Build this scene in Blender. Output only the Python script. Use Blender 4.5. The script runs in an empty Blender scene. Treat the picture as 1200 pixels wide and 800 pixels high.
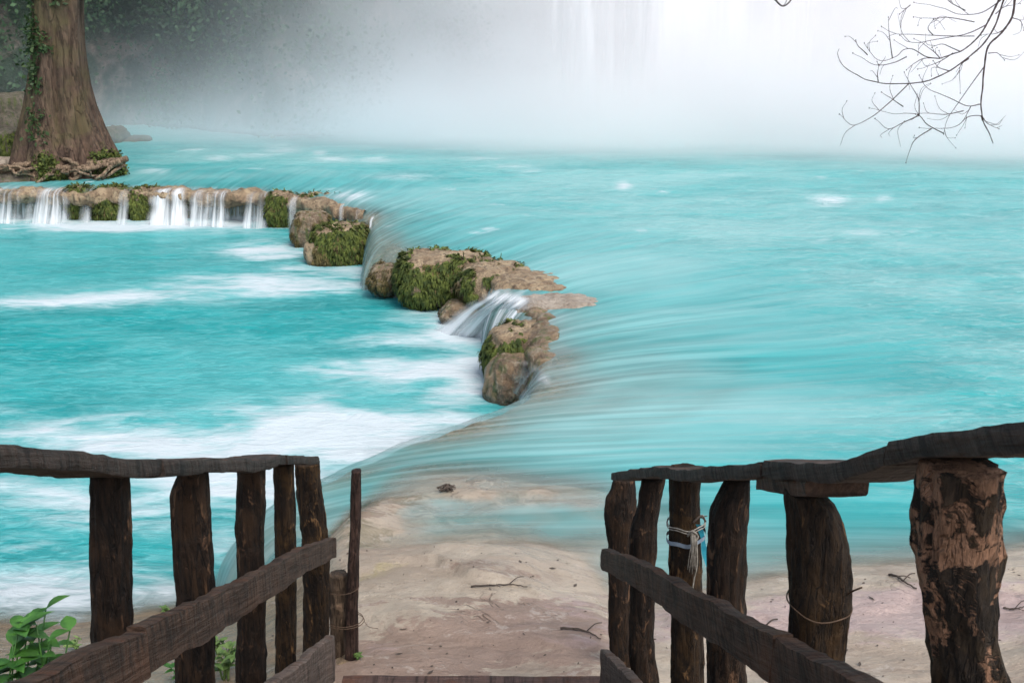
import bpy, math, random
import numpy as np
from mathutils import Vector
R = math.radians
rng = np.random.default_rng(7)
random.seed(7)
SC = bpy.context.scene
COL = SC.collection

# ------------------------------------------------------------------ camera
CAM = np.array([0.0, 0.0, 3.4]); T = R(16.26); F = 1200.0
RI = np.array([1.0, 0, 0]); FW = np.array([0, math.cos(T), -math.sin(T)]); UP = np.array([0, math.sin(T), math.cos(T)])
def ray(px, py): return FW + RI*(px-600)/F + UP*(400-py)/F
def at_z(px, py, z=0.0):
    d = ray(px, py); return CAM + d*((z-CAM[2])/d[2])
def at_d(px, py, d): return CAM + ray(px, py)*d
def at_y(px, py, y):
    d = ray(px, py); return CAM + d*(y/d[1])
def proj(P):
    q = P-CAM; dz = np.maximum(q@FW, .05)
    return 600+F*(q@RI)/dz, 400-F*(q@UP)/dz
cam = bpy.data.cameras.new('camera'); co = bpy.data.objects.new('camera', cam); COL.objects.link(co)
co.location = CAM; co.rotation_euler = (R(90)-T, 0, 0)
cam.sensor_width = 36; cam.lens = 36; cam.clip_start = .05; cam.clip_end = 2000
SC.camera = co
cam.dof.use_dof = True; cam.dof.focus_distance = 9.0; cam.dof.aperture_fstop = 22.0

# ------------------------------------------------------------------ noise
_p = rng.permutation(256); _p = np.concatenate([_p, _p, _p]); _g = rng.normal(size=(256, 3)); _g /= np.linalg.norm(_g, axis=1)[:, None]
def perlin(P):
    P = np.asarray(P, float); i = np.floor(P).astype(int); f = P-i; i &= 255
    w = f*f*f*(f*(f*6-15)+10); out = 0
    for a in (0, 1):
        for b in (0, 1):
            for c in (0, 1):
                h = _p[_p[_p[i[..., 0]+a]+i[..., 1]+b]+i[..., 2]+c]
                gr = _g[h]; dd = f-np.array([a, b, c])
                ww = (w[..., 0] if a else 1-w[..., 0])*(w[..., 1] if b else 1-w[..., 1])*(w[..., 2] if c else 1-w[..., 2])
                out = out+ww*(gr*dd).sum(-1)
    return out*1.5
def fbm(P, o=4, lac=2.1, g=.5):
    s = 0; a = 1; P = np.asarray(P, float)
    for k in range(o): s = s+a*perlin(P+k*17.3); P = P*lac; a *= g
    return s
def sstep(a, b, x):
    t = np.clip((x-a)/(b-a), 0, 1); return t*t*(3-2*t)

# ------------------------------------------------------------------ objects
def mesh_obj(name, V, Fc, mat=None, parent=None, smooth=True, attrs=None, uv=None):
    me = bpy.data.meshes.new(name)
    V = np.asarray(V, float)
    me.from_pydata(V.tolist(), [], [tuple(int(i) for i in f) for f in Fc])
    if smooth: me.shade_smooth()
    for k, v in (attrs or {}).items():
        a = me.attributes.new(k, 'FLOAT', 'POINT'); a.data.foreach_set('value', np.asarray(v, np.float32).ravel())
    if uv is not None:
        a = me.attributes.new('flow', 'FLOAT_VECTOR', 'POINT')
        a.data.foreach_set('vector', np.asarray(uv, np.float32).ravel())
    if mat: me.materials.append(mat)
    o = bpy.data.objects.new(name, me); COL.objects.link(o)
    if parent is not None: o.parent = parent; o.matrix_parent_inverse.identity(); shift(o, -np.array(parent.location))
    return o
def shift(o, d):
    n = len(o.data.vertices); a = np.empty(n*3, np.float32); o.data.vertices.foreach_get('co', a)
    a = a.reshape(-1, 3)+np.asarray(d, np.float32); o.data.vertices.foreach_set('co', a.ravel()); o.data.update()
def recenter(o, base):
    shift(o, -np.asarray(base)); o.location = base
def tag(o, label=None, cat=None, group=None, kind=None):
    if label: o['label'] = label
    if cat: o['category'] = cat
    if group: o['group'] = group
    if kind: o['kind'] = kind
    return o
def thing(name, loc, label, cat, group=None):
    o = bpy.data.objects.new(name, None); COL.objects.link(o); o.location = loc; o.empty_display_size = .2
    return tag(o, label, cat, group)
def grid_faces(n, m, wrap=False):
    i = np.arange(n-1)[:, None]; j = np.arange(m if wrap else m-1)[None, :]; k = (j+1) % m
    return np.stack([i*m+j+0*i, i*m+k, (i+1)*m+k, (i+1)*m+j], -1).reshape(-1, 4)

class MB:
    def __init__(s): s.V = []; s.F = []; s.n = 0
    def add(s, V, Fc):
        V = np.asarray(V, float); s.V.append(V); s.F += [tuple(int(i)+s.n for i in f) for f in Fc]; s.n += len(V)
    def tube(s, pts, rad, seg=8, cap=True):
        pts = np.asarray(pts, float); rad = np.broadcast_to(np.asarray(rad, float), (len(pts),))
        t = np.gradient(pts, axis=0); t /= np.linalg.norm(t, axis=1)[:, None]+1e-9
        ref = np.array([0, 0, 1.]) if abs(t[0][2]) < .9 else np.array([1., 0, 0])
        rings = []
        u = np.cross(t[0], ref); u /= np.linalg.norm(u)
        a = np.linspace(0, 2*np.pi, seg, endpoint=False)
        for p, tt, r in zip(pts, t, rad):
            u = u-tt*(u@tt); u /= np.linalg.norm(u)+1e-9; v = np.cross(tt, u)
            rings.append(p+r*(np.cos(a)[:, None]*u+np.sin(a)[:, None]*v))
        V = np.concatenate(rings); f = [tuple(x) for x in grid_faces(len(pts), seg, True)]
        if cap: f += [tuple(range(seg))[::-1], tuple(range(len(V)-seg, len(V)))]
        s.add(V, f)
    def build(s, name, mat, parent=None, smooth=True, attrs=None): return mesh_obj(name, np.concatenate(s.V), s.F, mat, parent, smooth, attrs)
def spline(pts, n):
    pts = np.asarray(pts, float); k = len(pts)
    if k < 3: 
        t = np.linspace(0, 1, n)[:, None]; return pts[0]*(1-t)+pts[-1]*t
    P = np.vstack([2*pts[0]-pts[1], pts, 2*pts[-1]-pts[-2]])
    out = []
    for x in np.linspace(0, k-1-1e-6, n):
        i = int(x); t = x-i; a, b, c, d = P[i:i+4]
        out.append(.5*((2*b)+(c-a)*t+(2*a-5*b+4*c-d)*t*t+(3*b-a-3*c+d)*t**3))
    return np.array(out)

# ------------------------------------------------------------------ materials
class NT:
    def __init__(s, name):
        s.m = bpy.data.materials.new(name); s.m.use_nodes = True; s.t = s.m.node_tree; s.t.nodes.clear()
        s.out = s.t.nodes.new('ShaderNodeOutputMaterial')
    def n(s, typ, **kw):
        nd = s.t.nodes.new('ShaderNode'+typ)
        for k, v in kw.items():
            if k.startswith('_'): setattr(nd, k[1:], v)
            else: s.set(nd.inputs[k.replace('__', ' ')], v)
        return nd
    def set(s, inp, v):
        if isinstance(v, bpy.types.NodeSocket): s.t.links.new(v, inp)
        elif isinstance(v, (tuple, list)) and len(v) == 3 and inp.type == 'RGBA': inp.default_value = (*v, 1)
        else: inp.default_value = v
    def attr(s, name, out='Fac'): return s.n('Attribute', _attribute_name=name).outputs[out]
    def pos(s): return s.n('NewGeometry').outputs['Position']
    def obj(s): return s.n('TexCoord').outputs['Object']
    def map(s, v, sc=(1, 1, 1), loc=(0, 0, 0)):
        return s.n('Mapping', Vector=v, Scale=sc, Location=loc).outputs[0]
    def noise(s, v, scale, detail=4, rough=.55, dist=0.0):
        return s.n('TexNoise', Vector=v, Scale=scale, Detail=detail, Roughness=rough, Distortion=dist).outputs[0]
    def ramp(s, f, a, b, c=0.0, d=1.0, smooth=True):
        nd = s.n('MapRange', Value=f); nd.interpolation_type = 'SMOOTHSTEP' if smooth else 'LINEAR'
        nd.inputs['From Min'].default_value = a; nd.inputs['From Max'].default_value = b
        nd.inputs['To Min'].default_value = c; nd.inputs['To Max'].default_value = d
        return nd.outputs[0]
    def math(s, op, a, b=0.0, clamp=False):
        nd = s.t.nodes.new('ShaderNodeMath'); nd.operation = op; nd.use_clamp = clamp
        s.set(nd.inputs[0], a); s.set(nd.inputs[1], b); return nd.outputs[0]
    def mix(s, f, a, b):
        nd = s.t.nodes.new('ShaderNodeMix'); nd.data_type = 'RGBA'
        s.set(nd.inputs[0], f); s.set(nd.inputs[6], a); s.set(nd.inputs[7], b); return nd.outputs[2]
    def mixf(s, f, a, b):
        nd = s.t.nodes.new('ShaderNodeMix'); s.set(nd.inputs[0], f); s.set(nd.inputs[2], a); s.set(nd.inputs[3], b); return nd.outputs[0]
    def bump(s, h, strength=.5, dist=.02):
        return s.n('Bump', Height=h, Strength=strength, Distance=dist).outputs[0]
    def bsdf(s, col, rough=.8, normal=None, alpha=None, spec=.5, **kw):
        b = s.n('BsdfPrincipled'); s.set(b.inputs['Base Color'], col); s.set(b.inputs['Roughness'], rough)
        s.set(b.inputs['Specular IOR Level'], spec)
        if normal is not None: s.set(b.inputs['Normal'], normal)
        if alpha is not None: s.set(b.inputs['Alpha'], alpha)
        for k, v in kw.items(): s.set(b.inputs[k.replace('__', ' ')], v)
        s.t.links.new(b.outputs[0], s.out.inputs[0]); return b

def mat_bark(name, c1, c2, c3=None, tan=None, scale=1.0, tan_cov=.5, chips=.65, bd=1.0, crack=1.0, chipf=2.6):
    m = NT(name); p = m.pos()
    fine = m.noise(m.map(p, (60*scale, 60*scale, 7*scale)), 1, 6, .65)
    big = m.noise(p, 7*scale, 4, .6, .6)
    chip = m.noise(m.map(p, (22*scale, 22*scale, 9*scale)), 1, 5, .6, .8)
    col = m.mix(m.ramp(fine, .35, .68), c1, c2)
    col = m.mix(m.ramp(big, .45, .68, 0, .75), col, c3 or c2)
    col = m.mix(m.ramp(chip, .58, .66, 0, chips), col, tuple(min(1, chipf*x) for x in c2))
    h = m.math('ADD', m.math('MULTIPLY', fine, .6), m.math('MULTIPLY', chip, .9))
    crk = m.ramp(m.math('ABSOLUTE', m.math('SUBTRACT', m.noise(m.map(p, (26*scale, 26*scale, 3.2*scale)), 1, 4, .6, .7), .5)), 0, .035)
    crk = m.ramp(crk, 0, 1, 1-.6*crack, 1)
    col = m.mix(crk, tuple(.4*x for x in c1), col)
    h = m.math('ADD', h, m.math('MULTIPLY', crk, .5))
    if tan:
        k = m.noise(p, 15*scale, 6, .66, .7)
        msk = m.ramp(m.math('ADD', k, m.math('MULTIPLY', m.math('SUBTRACT', m.attr('peel'), 1.0), .24)), 1-tan_cov-.025, 1-tan_cov+.02)
        tn = m.mix(m.ramp(m.noise(m.map(p, (60, 60, 24)), 1, 5, .7), .3, .7), tan, tuple(.42*x for x in tan))
        col = m.mix(msk, col, tn); h = m.math('SUBTRACT', h, m.math('MULTIPLY', msk, .6))
    m.bsdf(col, .78, m.bump(h, 1.0, .03*bd), spec=.3)
    return m.m
M = {}
M['post'] = mat_bark('post_wood', (0.0074, 0.0042, 0.0024), (0.0294, 0.0157, 0.0084), (0.0446, 0.0231, 0.0104), chips=.8, chipf=5.0)
M['post_ochre'] = mat_bark('post_wood_ochre', (0.0100, 0.0055, 0.0027), (0.0387, 0.0209, 0.0086), (0.0719, 0.0374, 0.0113), chips=.8, chipf=5.0)
M['post_peel'] = mat_bark('post_wood_peeled', (.007, .0045, .003), (.028, .018, .011), (.06, .038, .018), tan=(.34, .185, .11), tan_cov=.515)
M['pole'] = mat_bark('pole_wood', (0.0263, 0.0142, 0.0105), (0.0638, 0.0360, 0.0270), (0.0975, 0.0562, 0.0413))
M['stake'] = mat_bark('stake_wood', (0.0425, 0.0281, 0.0187), (0.1190, 0.0808, 0.0527), (0.1615, 0.1105, 0.0723))
M['trunk'] = mat_bark('cypress_bark', (.055, .034, .024), (.135, .086, .058), (.10, .080, .036), scale=.16, chips=.12, bd=3.0, crack=.75)
M['root'] = mat_bark('root_bark', (.13, .085, .055), (.33, .24, .16), (.26, .19, .12), scale=.35, chips=.3, bd=2.0)
def mat_board(name, c1, c2, warm):
    m = NT(name); p = m.obj()
    g = m.noise(m.map(p, (3, 55, 55)), 1, 5, .65, .3)      # grain runs along local x
    saw = m.noise(m.map(m.n('VectorRotate', Vector=p, Angle=.5, Axis=(0, 1, 0)).outputs[0], (48, 2, 5)), 1, 5, .62, .3)      # saw marks across
    b = m.noise(p, 5, 4, .6)
    col = m.mix(m.ramp(g, .3, .7), c1, c2)
    col = m.mix(m.ramp(saw, .46, .66, 0, .85), col, tuple(.35*x for x in c1))
    col = m.mix(m.ramp(saw, .28, .42, .5, 0), col, tuple(1.7*x for x in c2))
    col = m.mix(m.ramp(b, .5, .75, 0, .7), col, warm)
    nz = m.n('SeparateXYZ', Vector=m.n('NewGeometry').outputs['Normal']).outputs[2]
    col = m.mix(m.math('MULTIPLY', m.ramp(nz, .5, .9), m.ramp(m.noise(p, 9, 4, .7), .45, .7, 0, .6)), col, (.10, .035, .014))
    m.bsdf(col, .7, m.bump(m.math('ADD', g, m.math('MULTIPLY', saw, .9)), 1.0, .012), spec=.3)
    return m.m
M['rail'] = mat_board('rail_board', (0.0339, 0.0197, 0.0128), (0.0882, 0.0515, 0.0335), (0.0995, 0.0487, 0.0270))
M['tread'] = mat_board('tread_board', (.055, .034, .028), (.115, .072, .060), (.10, .055, .040))
M['hand'] = mat_board('handrail_board', (0.0213, 0.0156, 0.0124), (0.0662, 0.0484, 0.0389), (0.0583, 0.0397, 0.0296))
M['stair'] = mat_board('stair_board', (.08, .06, .048), (.17, .125, .10), (.15, .10, .075))

def mat_rock(name, c1, c2, c3, green=.0, rough=.55):
    m = NT(name); p = m.pos()
    a = m.noise(p, 3.2, 6, .62, .4); b = m.noise(p, 11, 6, .65); v = m.noise(m.map(p, (9, 9, 1.6)), 1, 5, .6)
    col = m.mix(m.ramp(a, .40, .60), c1, c2); col = m.mix(m.ramp(b, .50, .64, 0, .85), col, c3)
    f = m.noise(p, 34, 5, .7); col = m.mix(m.ramp(f, .55, .7, 0, .5), col, c3)
    col = m.mix(m.ramp(v, .54, .64, 0, .5), col, tuple(.6*x for x in c2))
    if green: col = m.mix(m.ramp(v, .5, .66, 0, green), col, (.10, .13, .025))
    wz = m.ramp(m.math('ADD', m.n('SeparateXYZ', Vector=p).outputs[2], m.math('MULTIPLY', b, .25)), -.62, -.42, 1, 0)
    col = m.mix(m.math('MULTIPLY', wz, .6), col, tuple(.35*x for x in c2)); rough = m.mixf(wz, rough, .25)
    m.bsdf(col, rough, m.bump(m.math('ADD', m.math('ADD', a, m.math('MULTIPLY', f, .3)), m.math('MULTIPLY', b, .8)), 1.0, .10))
    return m.m
M['tan'] = mat_rock('travertine_tan', (.43, .325, .20), (.26, .18, .105), (.13, .085, .05))
M['wetrock'] = mat_rock('travertine_wet', (.27, .19, .11), (.15, .10, .06), (.36, .29, .20), .75, .35)
M['pale'] = mat_rock('travertine_pale', (.46, .39, .31), (.36, .29, .22), (.25, .19, .14), .0, .4)
M['bed'] = mat_rock('travertine_bed', (.22, .15, .075), (.34, .25, .14), (.10, .10, .035), .6, .4)
M['boulder'] = mat_rock('bank_boulder', (.17, .14, .105), (.11, .09, .065), (.06, .07, .035), .6, .8)
def mat_leaf(name, c1, c2, scale=6, rough=.5, trans=.2):
    m = NT(name); p = m.pos()
    col = m.mix(m.ramp(m.noise(p, scale, 3, .6), .3, .7), c1, c2)
    m.bsdf(col, rough, spec=.35, Subsurface__Weight=0.0)
    return m.m
M['moss'] = mat_leaf('moss_green', (.026, .042, .009), (.115, .140, .026), 9, .85)
M['moss_brown'] = mat_leaf('moss_brown', (.06, .046, .018), (.16, .125, .045), 8, .85)
M['leaf'] = mat_leaf('broad_leaf', (.022, .080, .014), (.070, .19, .032), 12, .38)
M['weed'] = mat_leaf('weed_leaf', (.06, .13, .03), (.15, .22, .06), 10, .6)
M['ivy'] = mat_leaf('ivy_leaf', (.020, .045, .014), (.05, .085, .025), 4, .6)
M['shrub'] = mat_leaf('cliff_leaf', (.016, .045, .020), (.05, .11, .045), .5, .7)
M['twig'] = mat_leaf('twig_bark', (.030, .018, .017), (.055, .034, .030), 9, .7)
M['deadtwig'] = mat_leaf('dead_twig', (.05, .038, .03), (.09, .07, .055), 9, .8)
M['rope'] = mat_leaf('rope_fibre', (.17, .15, .12), (.32, .30, .26), 60, .9)
M['ribbon'] = mat_leaf('blue_ribbon', (.02, .24, .34), (.04, .34, .44), 30, .5)
M['cloth'] = mat_leaf('pale_strip', (.16, .21, .27), (.26, .31, .36), 30, .6)
M['wire'] = mat_leaf('rusty_wire', (.06, .035, .02), (.10, .06, .035), 30, .6)

def mat_water(name, upper):
    m = NT(name); p = m.pos()
    fl = m.attr('flow', 'Vector'); foam = m.attr('foam'); far = m.attr('far'); op = m.attr('opac'); fall = m.attr('fall')
    # silk streaks: in flow coordinates near the lip, in world coordinates away from it
    nearv = m.map(fl, (3.6, .22, 1)); nearv2 = m.map(fl, (6.5, .22, 1))
    s1 = m.mixf(far, m.noise(nearv, 1, 4, .6, .4), m.noise(m.map(p, (.55, 1.25, 1)), 1, 5, .6, .8))
    s2 = m.mixf(far, m.noise(nearv2, 1, 3, .6, .3), m.noise(m.map(p, (2.1, 5.0, 1)), 1, 4, .62, .9))
    big = m.noise(m.map(p, (.16, .30, 1)), 1, 4, .6, .5)
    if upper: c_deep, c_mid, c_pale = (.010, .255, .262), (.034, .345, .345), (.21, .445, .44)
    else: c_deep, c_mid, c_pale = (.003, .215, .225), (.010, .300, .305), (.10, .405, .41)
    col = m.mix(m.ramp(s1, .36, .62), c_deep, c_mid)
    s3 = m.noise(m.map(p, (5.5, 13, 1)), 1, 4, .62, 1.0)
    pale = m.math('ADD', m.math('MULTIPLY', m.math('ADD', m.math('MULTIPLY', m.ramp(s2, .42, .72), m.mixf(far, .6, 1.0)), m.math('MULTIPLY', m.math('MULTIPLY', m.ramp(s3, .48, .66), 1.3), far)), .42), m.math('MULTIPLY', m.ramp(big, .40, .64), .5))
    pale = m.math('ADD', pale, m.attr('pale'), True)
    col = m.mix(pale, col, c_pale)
    # foam, broken up by the streaks
    s4 = m.noise(m.map(p, (1.6, 7.5, 1), (3, 1, 0)), 1, 4, .65, 1.2)
    fs = m.math('ADD', m.math('MULTIPLY', m.math('SUBTRACT', s1, .5), 1.5), m.math('ADD', m.math('MULTIPLY', m.math('SUBTRACT', s2, .5), 1.0), m.math('MULTIPLY', m.math('SUBTRACT', s4, .5), 1.0)))
    fm = m.math('ADD', foam, m.math('MULTIPLY', fs, m.ramp(foam, 0.02, .35)), True)
    fm = m.ramp(fm, .06, 1.15, 0, 1, False)
    # long falling strands
    st = m.noise(m.map(fl, (17, .35, 1)), 1, 5, .68, .15)
    clump = m.noise(m.map(fl, (2.6, .0, 1)), 1, 2, .5)
    strand = m.math('MULTIPLY', m.math('MULTIPLY', fall, m.ramp(st, .36, .60)), m.ramp(clump, .38, .56, .12, 1))
    col = m.mix(m.ramp(op, .12, .90, .75, 0), col, m.mix(m.ramp(s2, .35, .65), (.27, .37, .345), (.42, .50, .48)))
    white = m.math('MAXIMUM', fm, strand)
    col = m.mix(white, col, (.58, .615, .64))
    silk = m.math('MULTIPLY', m.ramp(s2, .42, .66), m.math('MULTIPLY', m.ramp(op, .01, .12), .16))
    a = m.math('MAXIMUM', m.math('ADD', op, silk, True), m.math('MULTIPLY', white, .97))
    hgt = m.math('ADD', m.math('MULTIPLY', s1, 1.0), m.math('ADD', m.math('MULTIPLY', s2, .4), m.math('MULTIPLY', s3, m.math('MULTIPLY', far, .28))))
    rough = m.mixf(white, .30 if upper else .34, .8)
    m.bsdf(col, rough, m.bump(m.math('MULTIPLY', hgt, m.ramp(far, 0, 1, .14, 1)), .6 if upper else .45, .16), alpha=a, spec=.25)
    return m.m
M['upper'] = mat_water('upper_pool_water', True)
M['lower'] = mat_water('lower_pool_water', False)

def mat_ground():
    m = NT('limestone_ground'); p = m.pos()
    a = m.noise(p, 1.6, 7, .62, .6); b = m.noise(m.map(p, (4, 9, 9)), 1, 7, .68, .5); c = m.noise(p, 26, 6, .72); g = m.noise(p, 90, 4, .7); tr = m.noise(m.map(p, (1.3, 6, 6)), 1, 6, .65, 1.0)
    cr = m.noise(m.map(p, (1.1, 2.0, 2)), 1, 5, .55, 1.2)
    brown = m.attr('brown'); wet = m.attr('wet'); yel = m.attr('yellow'); pink = m.attr('pink'); soil = m.attr('soil')
    col = m.mix(m.ramp(a, .35, .65), (.46, .39, .30), (.335, .27, .205))
    bb = m.noise(m.map(p, (2.2, 4.5, 4)), 1, 8, .70, .9)
    bm = m.ramp(m.math('ADD', brown, m.math('ADD', m.math('MULTIPLY', m.math('SUBTRACT', b, .5), 1.2), m.math('MULTIPLY', m.math('SUBTRACT', bb, .5), 2.4))), .40, .56)
    col = m.mix(m.math('MULTIPLY', bm, .95), col, (.27, .19, .145))
    pm = m.ramp(m.math('ADD', pink, m.math('MULTIPLY', m.math('SUBTRACT', b, .5), 1.4)), .35, .75)
    col = m.mix(m.math('MULTIPLY', pm, .8), col, (.40, .30, .285))
    ym = m.ramp(m.math('ADD', yel, m.math('MULTIPLY', m.math('SUBTRACT', a, .5), 1.2)), .35, .7)
    col = m.mix(m.math('MULTIPLY', ym, .8), col, (.33, .29, .10))
    col = m.mix(soil, col, m.mix(m.ramp(b, .35, .65), (.30, .215, .135), (.17, .115, .07)))
    crack = m.math('ABSOLUTE', m.math('SUBTRACT', cr, .5))
    cm = m.math('MULTIPLY', m.ramp(crack, .0, .008, 1, 0), m.ramp(m.noise(p, .9, 2), .56, .66))
    col = m.mix(m.math('MULTIPLY', cm, .7), col, (.13, .085, .06))
    col = m.mix(m.ramp(c, .54, .68, 0, .65), col, m.mix(.5, col, (.10, .065, .045)))
    col = m.mix(m.ramp(g, .58, .70, 0, .5), col, (.13, .09, .065)); col = m.mix(m.ramp(g, .30, .42, .35, 0), col, (.52, .44, .35))
    col = m.mix(m.ramp(tr, .52, .60, 0, .45), col, m.mix(.55, col, (.17, .11, .08)))
    ol = m.ramp(m.math('ADD', m.attr('film'), m.math('MULTIPLY', m.math('SUBTRACT', bb, .5), 2.6)), .55, .95)
    col = m.mix(m.math('MULTIPLY', ol, .85), col, m.mix(m.ramp(b, .4, .6), (.13, .115, .07), (.24, .205, .13)))
    wh = m.ramp(m.math('ADD', bb, m.math('MULTIPLY', m.math('SUBTRACT', c, .5), .5)), .58, .68)
    col = m.mix(m.math('MULTIPLY', wh, .5), col, (.56, .49, .42))
    col = m.mix(m.math('MULTIPLY', wet, .5), col, m.mix(.6, col, (.15, .125, .085)))
    h = m.math('ADD', m.math('ADD', m.math('MULTIPLY', b, .9), m.math('MULTIPLY', c, .40)), m.math('ADD', m.math('MULTIPLY', cm, -.5), m.math('MULTIPLY', tr, .4)))
    m.bsdf(col, m.mixf(wet, m.ramp(a, .35, .65, .38, .62), .16), m.bump(h, m.mixf(wet, .8, .35), .045))
    return m.m
M['ground'] = mat_ground()
def mat_cliff():
    m = NT('cliff_rock'); p = m.pos()
    a = m.noise(m.map(p, (.5, .5, .22)), 1, 7, .62, .8); b = m.noise(p, 1.8, 6, .65)
    veg = m.noise(p, .35, 5, .6, .5)
    col = m.mix(m.ramp(a, .38, .64), (.09, .078, .068), (.27, .205, .175))
    col = m.mix(m.ramp(b, .5, .7, 0, .6), col, (.08, .075, .06))
    col = m.mix(m.ramp(veg, .36, .52), col, (.018, .040, .022))
    m.bsdf(col, .9, m.bump(m.math('ADD', a, b), 1, .5))
    return m.m
M['cliff'] = mat_cliff()
def mat_fall():
    m = NT('falling_water'); p = m.pos()
    s = m.noise(m.map(p, (1.1, .3, .05)), 1, 6, .65, .25); s2 = m.noise(m.map(p, (.28, .3, .035)), 1, 3, .5, .2)
    v = m.math('ADD', m.math('MULTIPLY', s, .55), m.math('MULTIPLY', s2, .75))
    a = m.math('MULTIPLY', m.ramp(v, .45, .74), m.attr('edge'))
    b = m.bsdf(m.mix(m.ramp(s, .35, .65), (.78, .78, .80), (.95, .95, .95)), .9, m.bump(s, .4, .4), alpha=a, spec=.1)
    return m.m
M['fall'] = mat_fall()
def mat_cascade():
    m = NT('cascade_water'); fl = m.attr('flow', 'Vector'); e = m.attr('edge')
    s = m.noise(m.map(fl, (7, .30, 1)), 1, 5, .66, .12); c = m.noise(m.map(fl, (2.1, .25, 1)), 1, 2, .5)
    v = m.math('ADD', m.math('MULTIPLY', s, .65), m.math('MULTIPLY', c, .45))
    v = m.math('ADD', v, m.math('MULTIPLY', m.attr('low'), .10))
    a = m.math('MULTIPLY', m.ramp(v, .44, .74, .03, .86), e, True)
    m.bsdf(m.mix(m.ramp(s, .3, .7), (.54, .59, .61), (.70, .73, .74)), .7, m.bump(s, .5, .05), alpha=a, spec=.2)
    return m.m
M['cascade'] = mat_cascade()

# ------------------------------------------------------------------ ground
ctrl = [ # px, py, z
 (400,700,.10),(400,790,.18),(550,795,.20),(700,795,.20),(550,730,.17),(550,690,.14),(450,680,.08),(480,655,.05),(640,664,.045),(700,720,.08),(690,665,-.035),(660,645,-.03),(705,690,-.02),
 (560,638,.035),(620,632,-.02),(700,640,-.05),(500,645,.035),
 (520,624,-.07),(600,620,-.09),(680,618,-.11),(450,640,-.04),
 (470,600,-.02),(470,588,.0),(520,585,-.012),(560,574,.02),(600,592,-.01),(640,585,.012),(700,588,.0),(760,600,-.06),(410,625,.03),(425,592,.045),(415,610,.05),(520,604,-.03),(600,604,-.04),(680,602,-.03),
 (640,568,-.12),(540,552,-.18),(470,562,-.12),(700,560,-.3),(800,600,-.35),(900,600,-.6),(1050,600,-.7),(1200,590,-.8),(620,530,-.4),(760,520,-.7),
 (718,712,0),(760,712,-.02),(800,704,-.01),(870,694,0),(940,684,0),(1000,674,0),(1080,668,0),(1200,650,0),(1300,640,0),(750,680,-.12),(850,670,-.12),(1000,650,-.14),(1120,640,-.15),(730,650,-.06),
 (760,760,.12),(900,740,.10),(1000,720,.10),(1100,700,.10),(1200,690,.12),(1200,740,.24),(1000,790,.28),(1200,800,.34),(1320,760,.4),
 (393,648,.0),(385,690,.0),(383,730,.05),(360,660,-.55),(330,640,-1.1),(300,600,-1.4),(400,575,-.6),(380,610,-.5),
 (-60,726,-.8),(0,726,-.8),(100,722,-.8),(180,710,-.8),(270,690,-.8),(330,676,-.75),(0,690,-1.05),(150,680,-1.05),(260,660,-1.1),
 (0,770,-.45),(100,760,-.5),(200,740,-.5),(280,720,-.45),(340,700,-.3),(300,790,-.05),(200,800,-.15),(100,800,-.2),(350,760,.05),(-80,800,-.2),
 (-200,640,-1.3),(200,500,-1.5),(480,450,-1.5),(900,450,-1.4),(1300,480,-1.4)]
cw = np.array([[*at_z(a, b, c)[:2], c] for a, b, c in ctrl])
extra = [(-5, 3.2, .45), (0, 3.2, .42), (5, 3.2, .7), (-5, 0, 1.3), (0, 0, 1.3), (5, 0, 1.5), (-6, -4, 2.4), (0, -4, 2.5), (6, -4, 2.5), (-9, 5, -.1), (9, 5, .5),
         (-12, 9, -1.5), (-10, 13, -1.6), (0, 14, -1.6), (10, 13, -1.6), (13, 8, -1.3), (14, 3, .8), (-13, 3, .6)]
cw = np.vstack([cw, np.array(extra)])
def _tps(r2): return .5*r2*np.log(r2+1e-9)
N = len(cw); K = _tps(((cw[:, None, :2]-cw[None, :, :2])**2).sum(-1))+np.eye(N)*.02
Pm = np.c_[np.ones(N), cw[:, :2]]; A = np.block([[K, Pm], [Pm.T, np.zeros((3, 3))]])
sol = np.linalg.solve(A, np.r_[cw[:, 2], 0, 0, 0])
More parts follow.
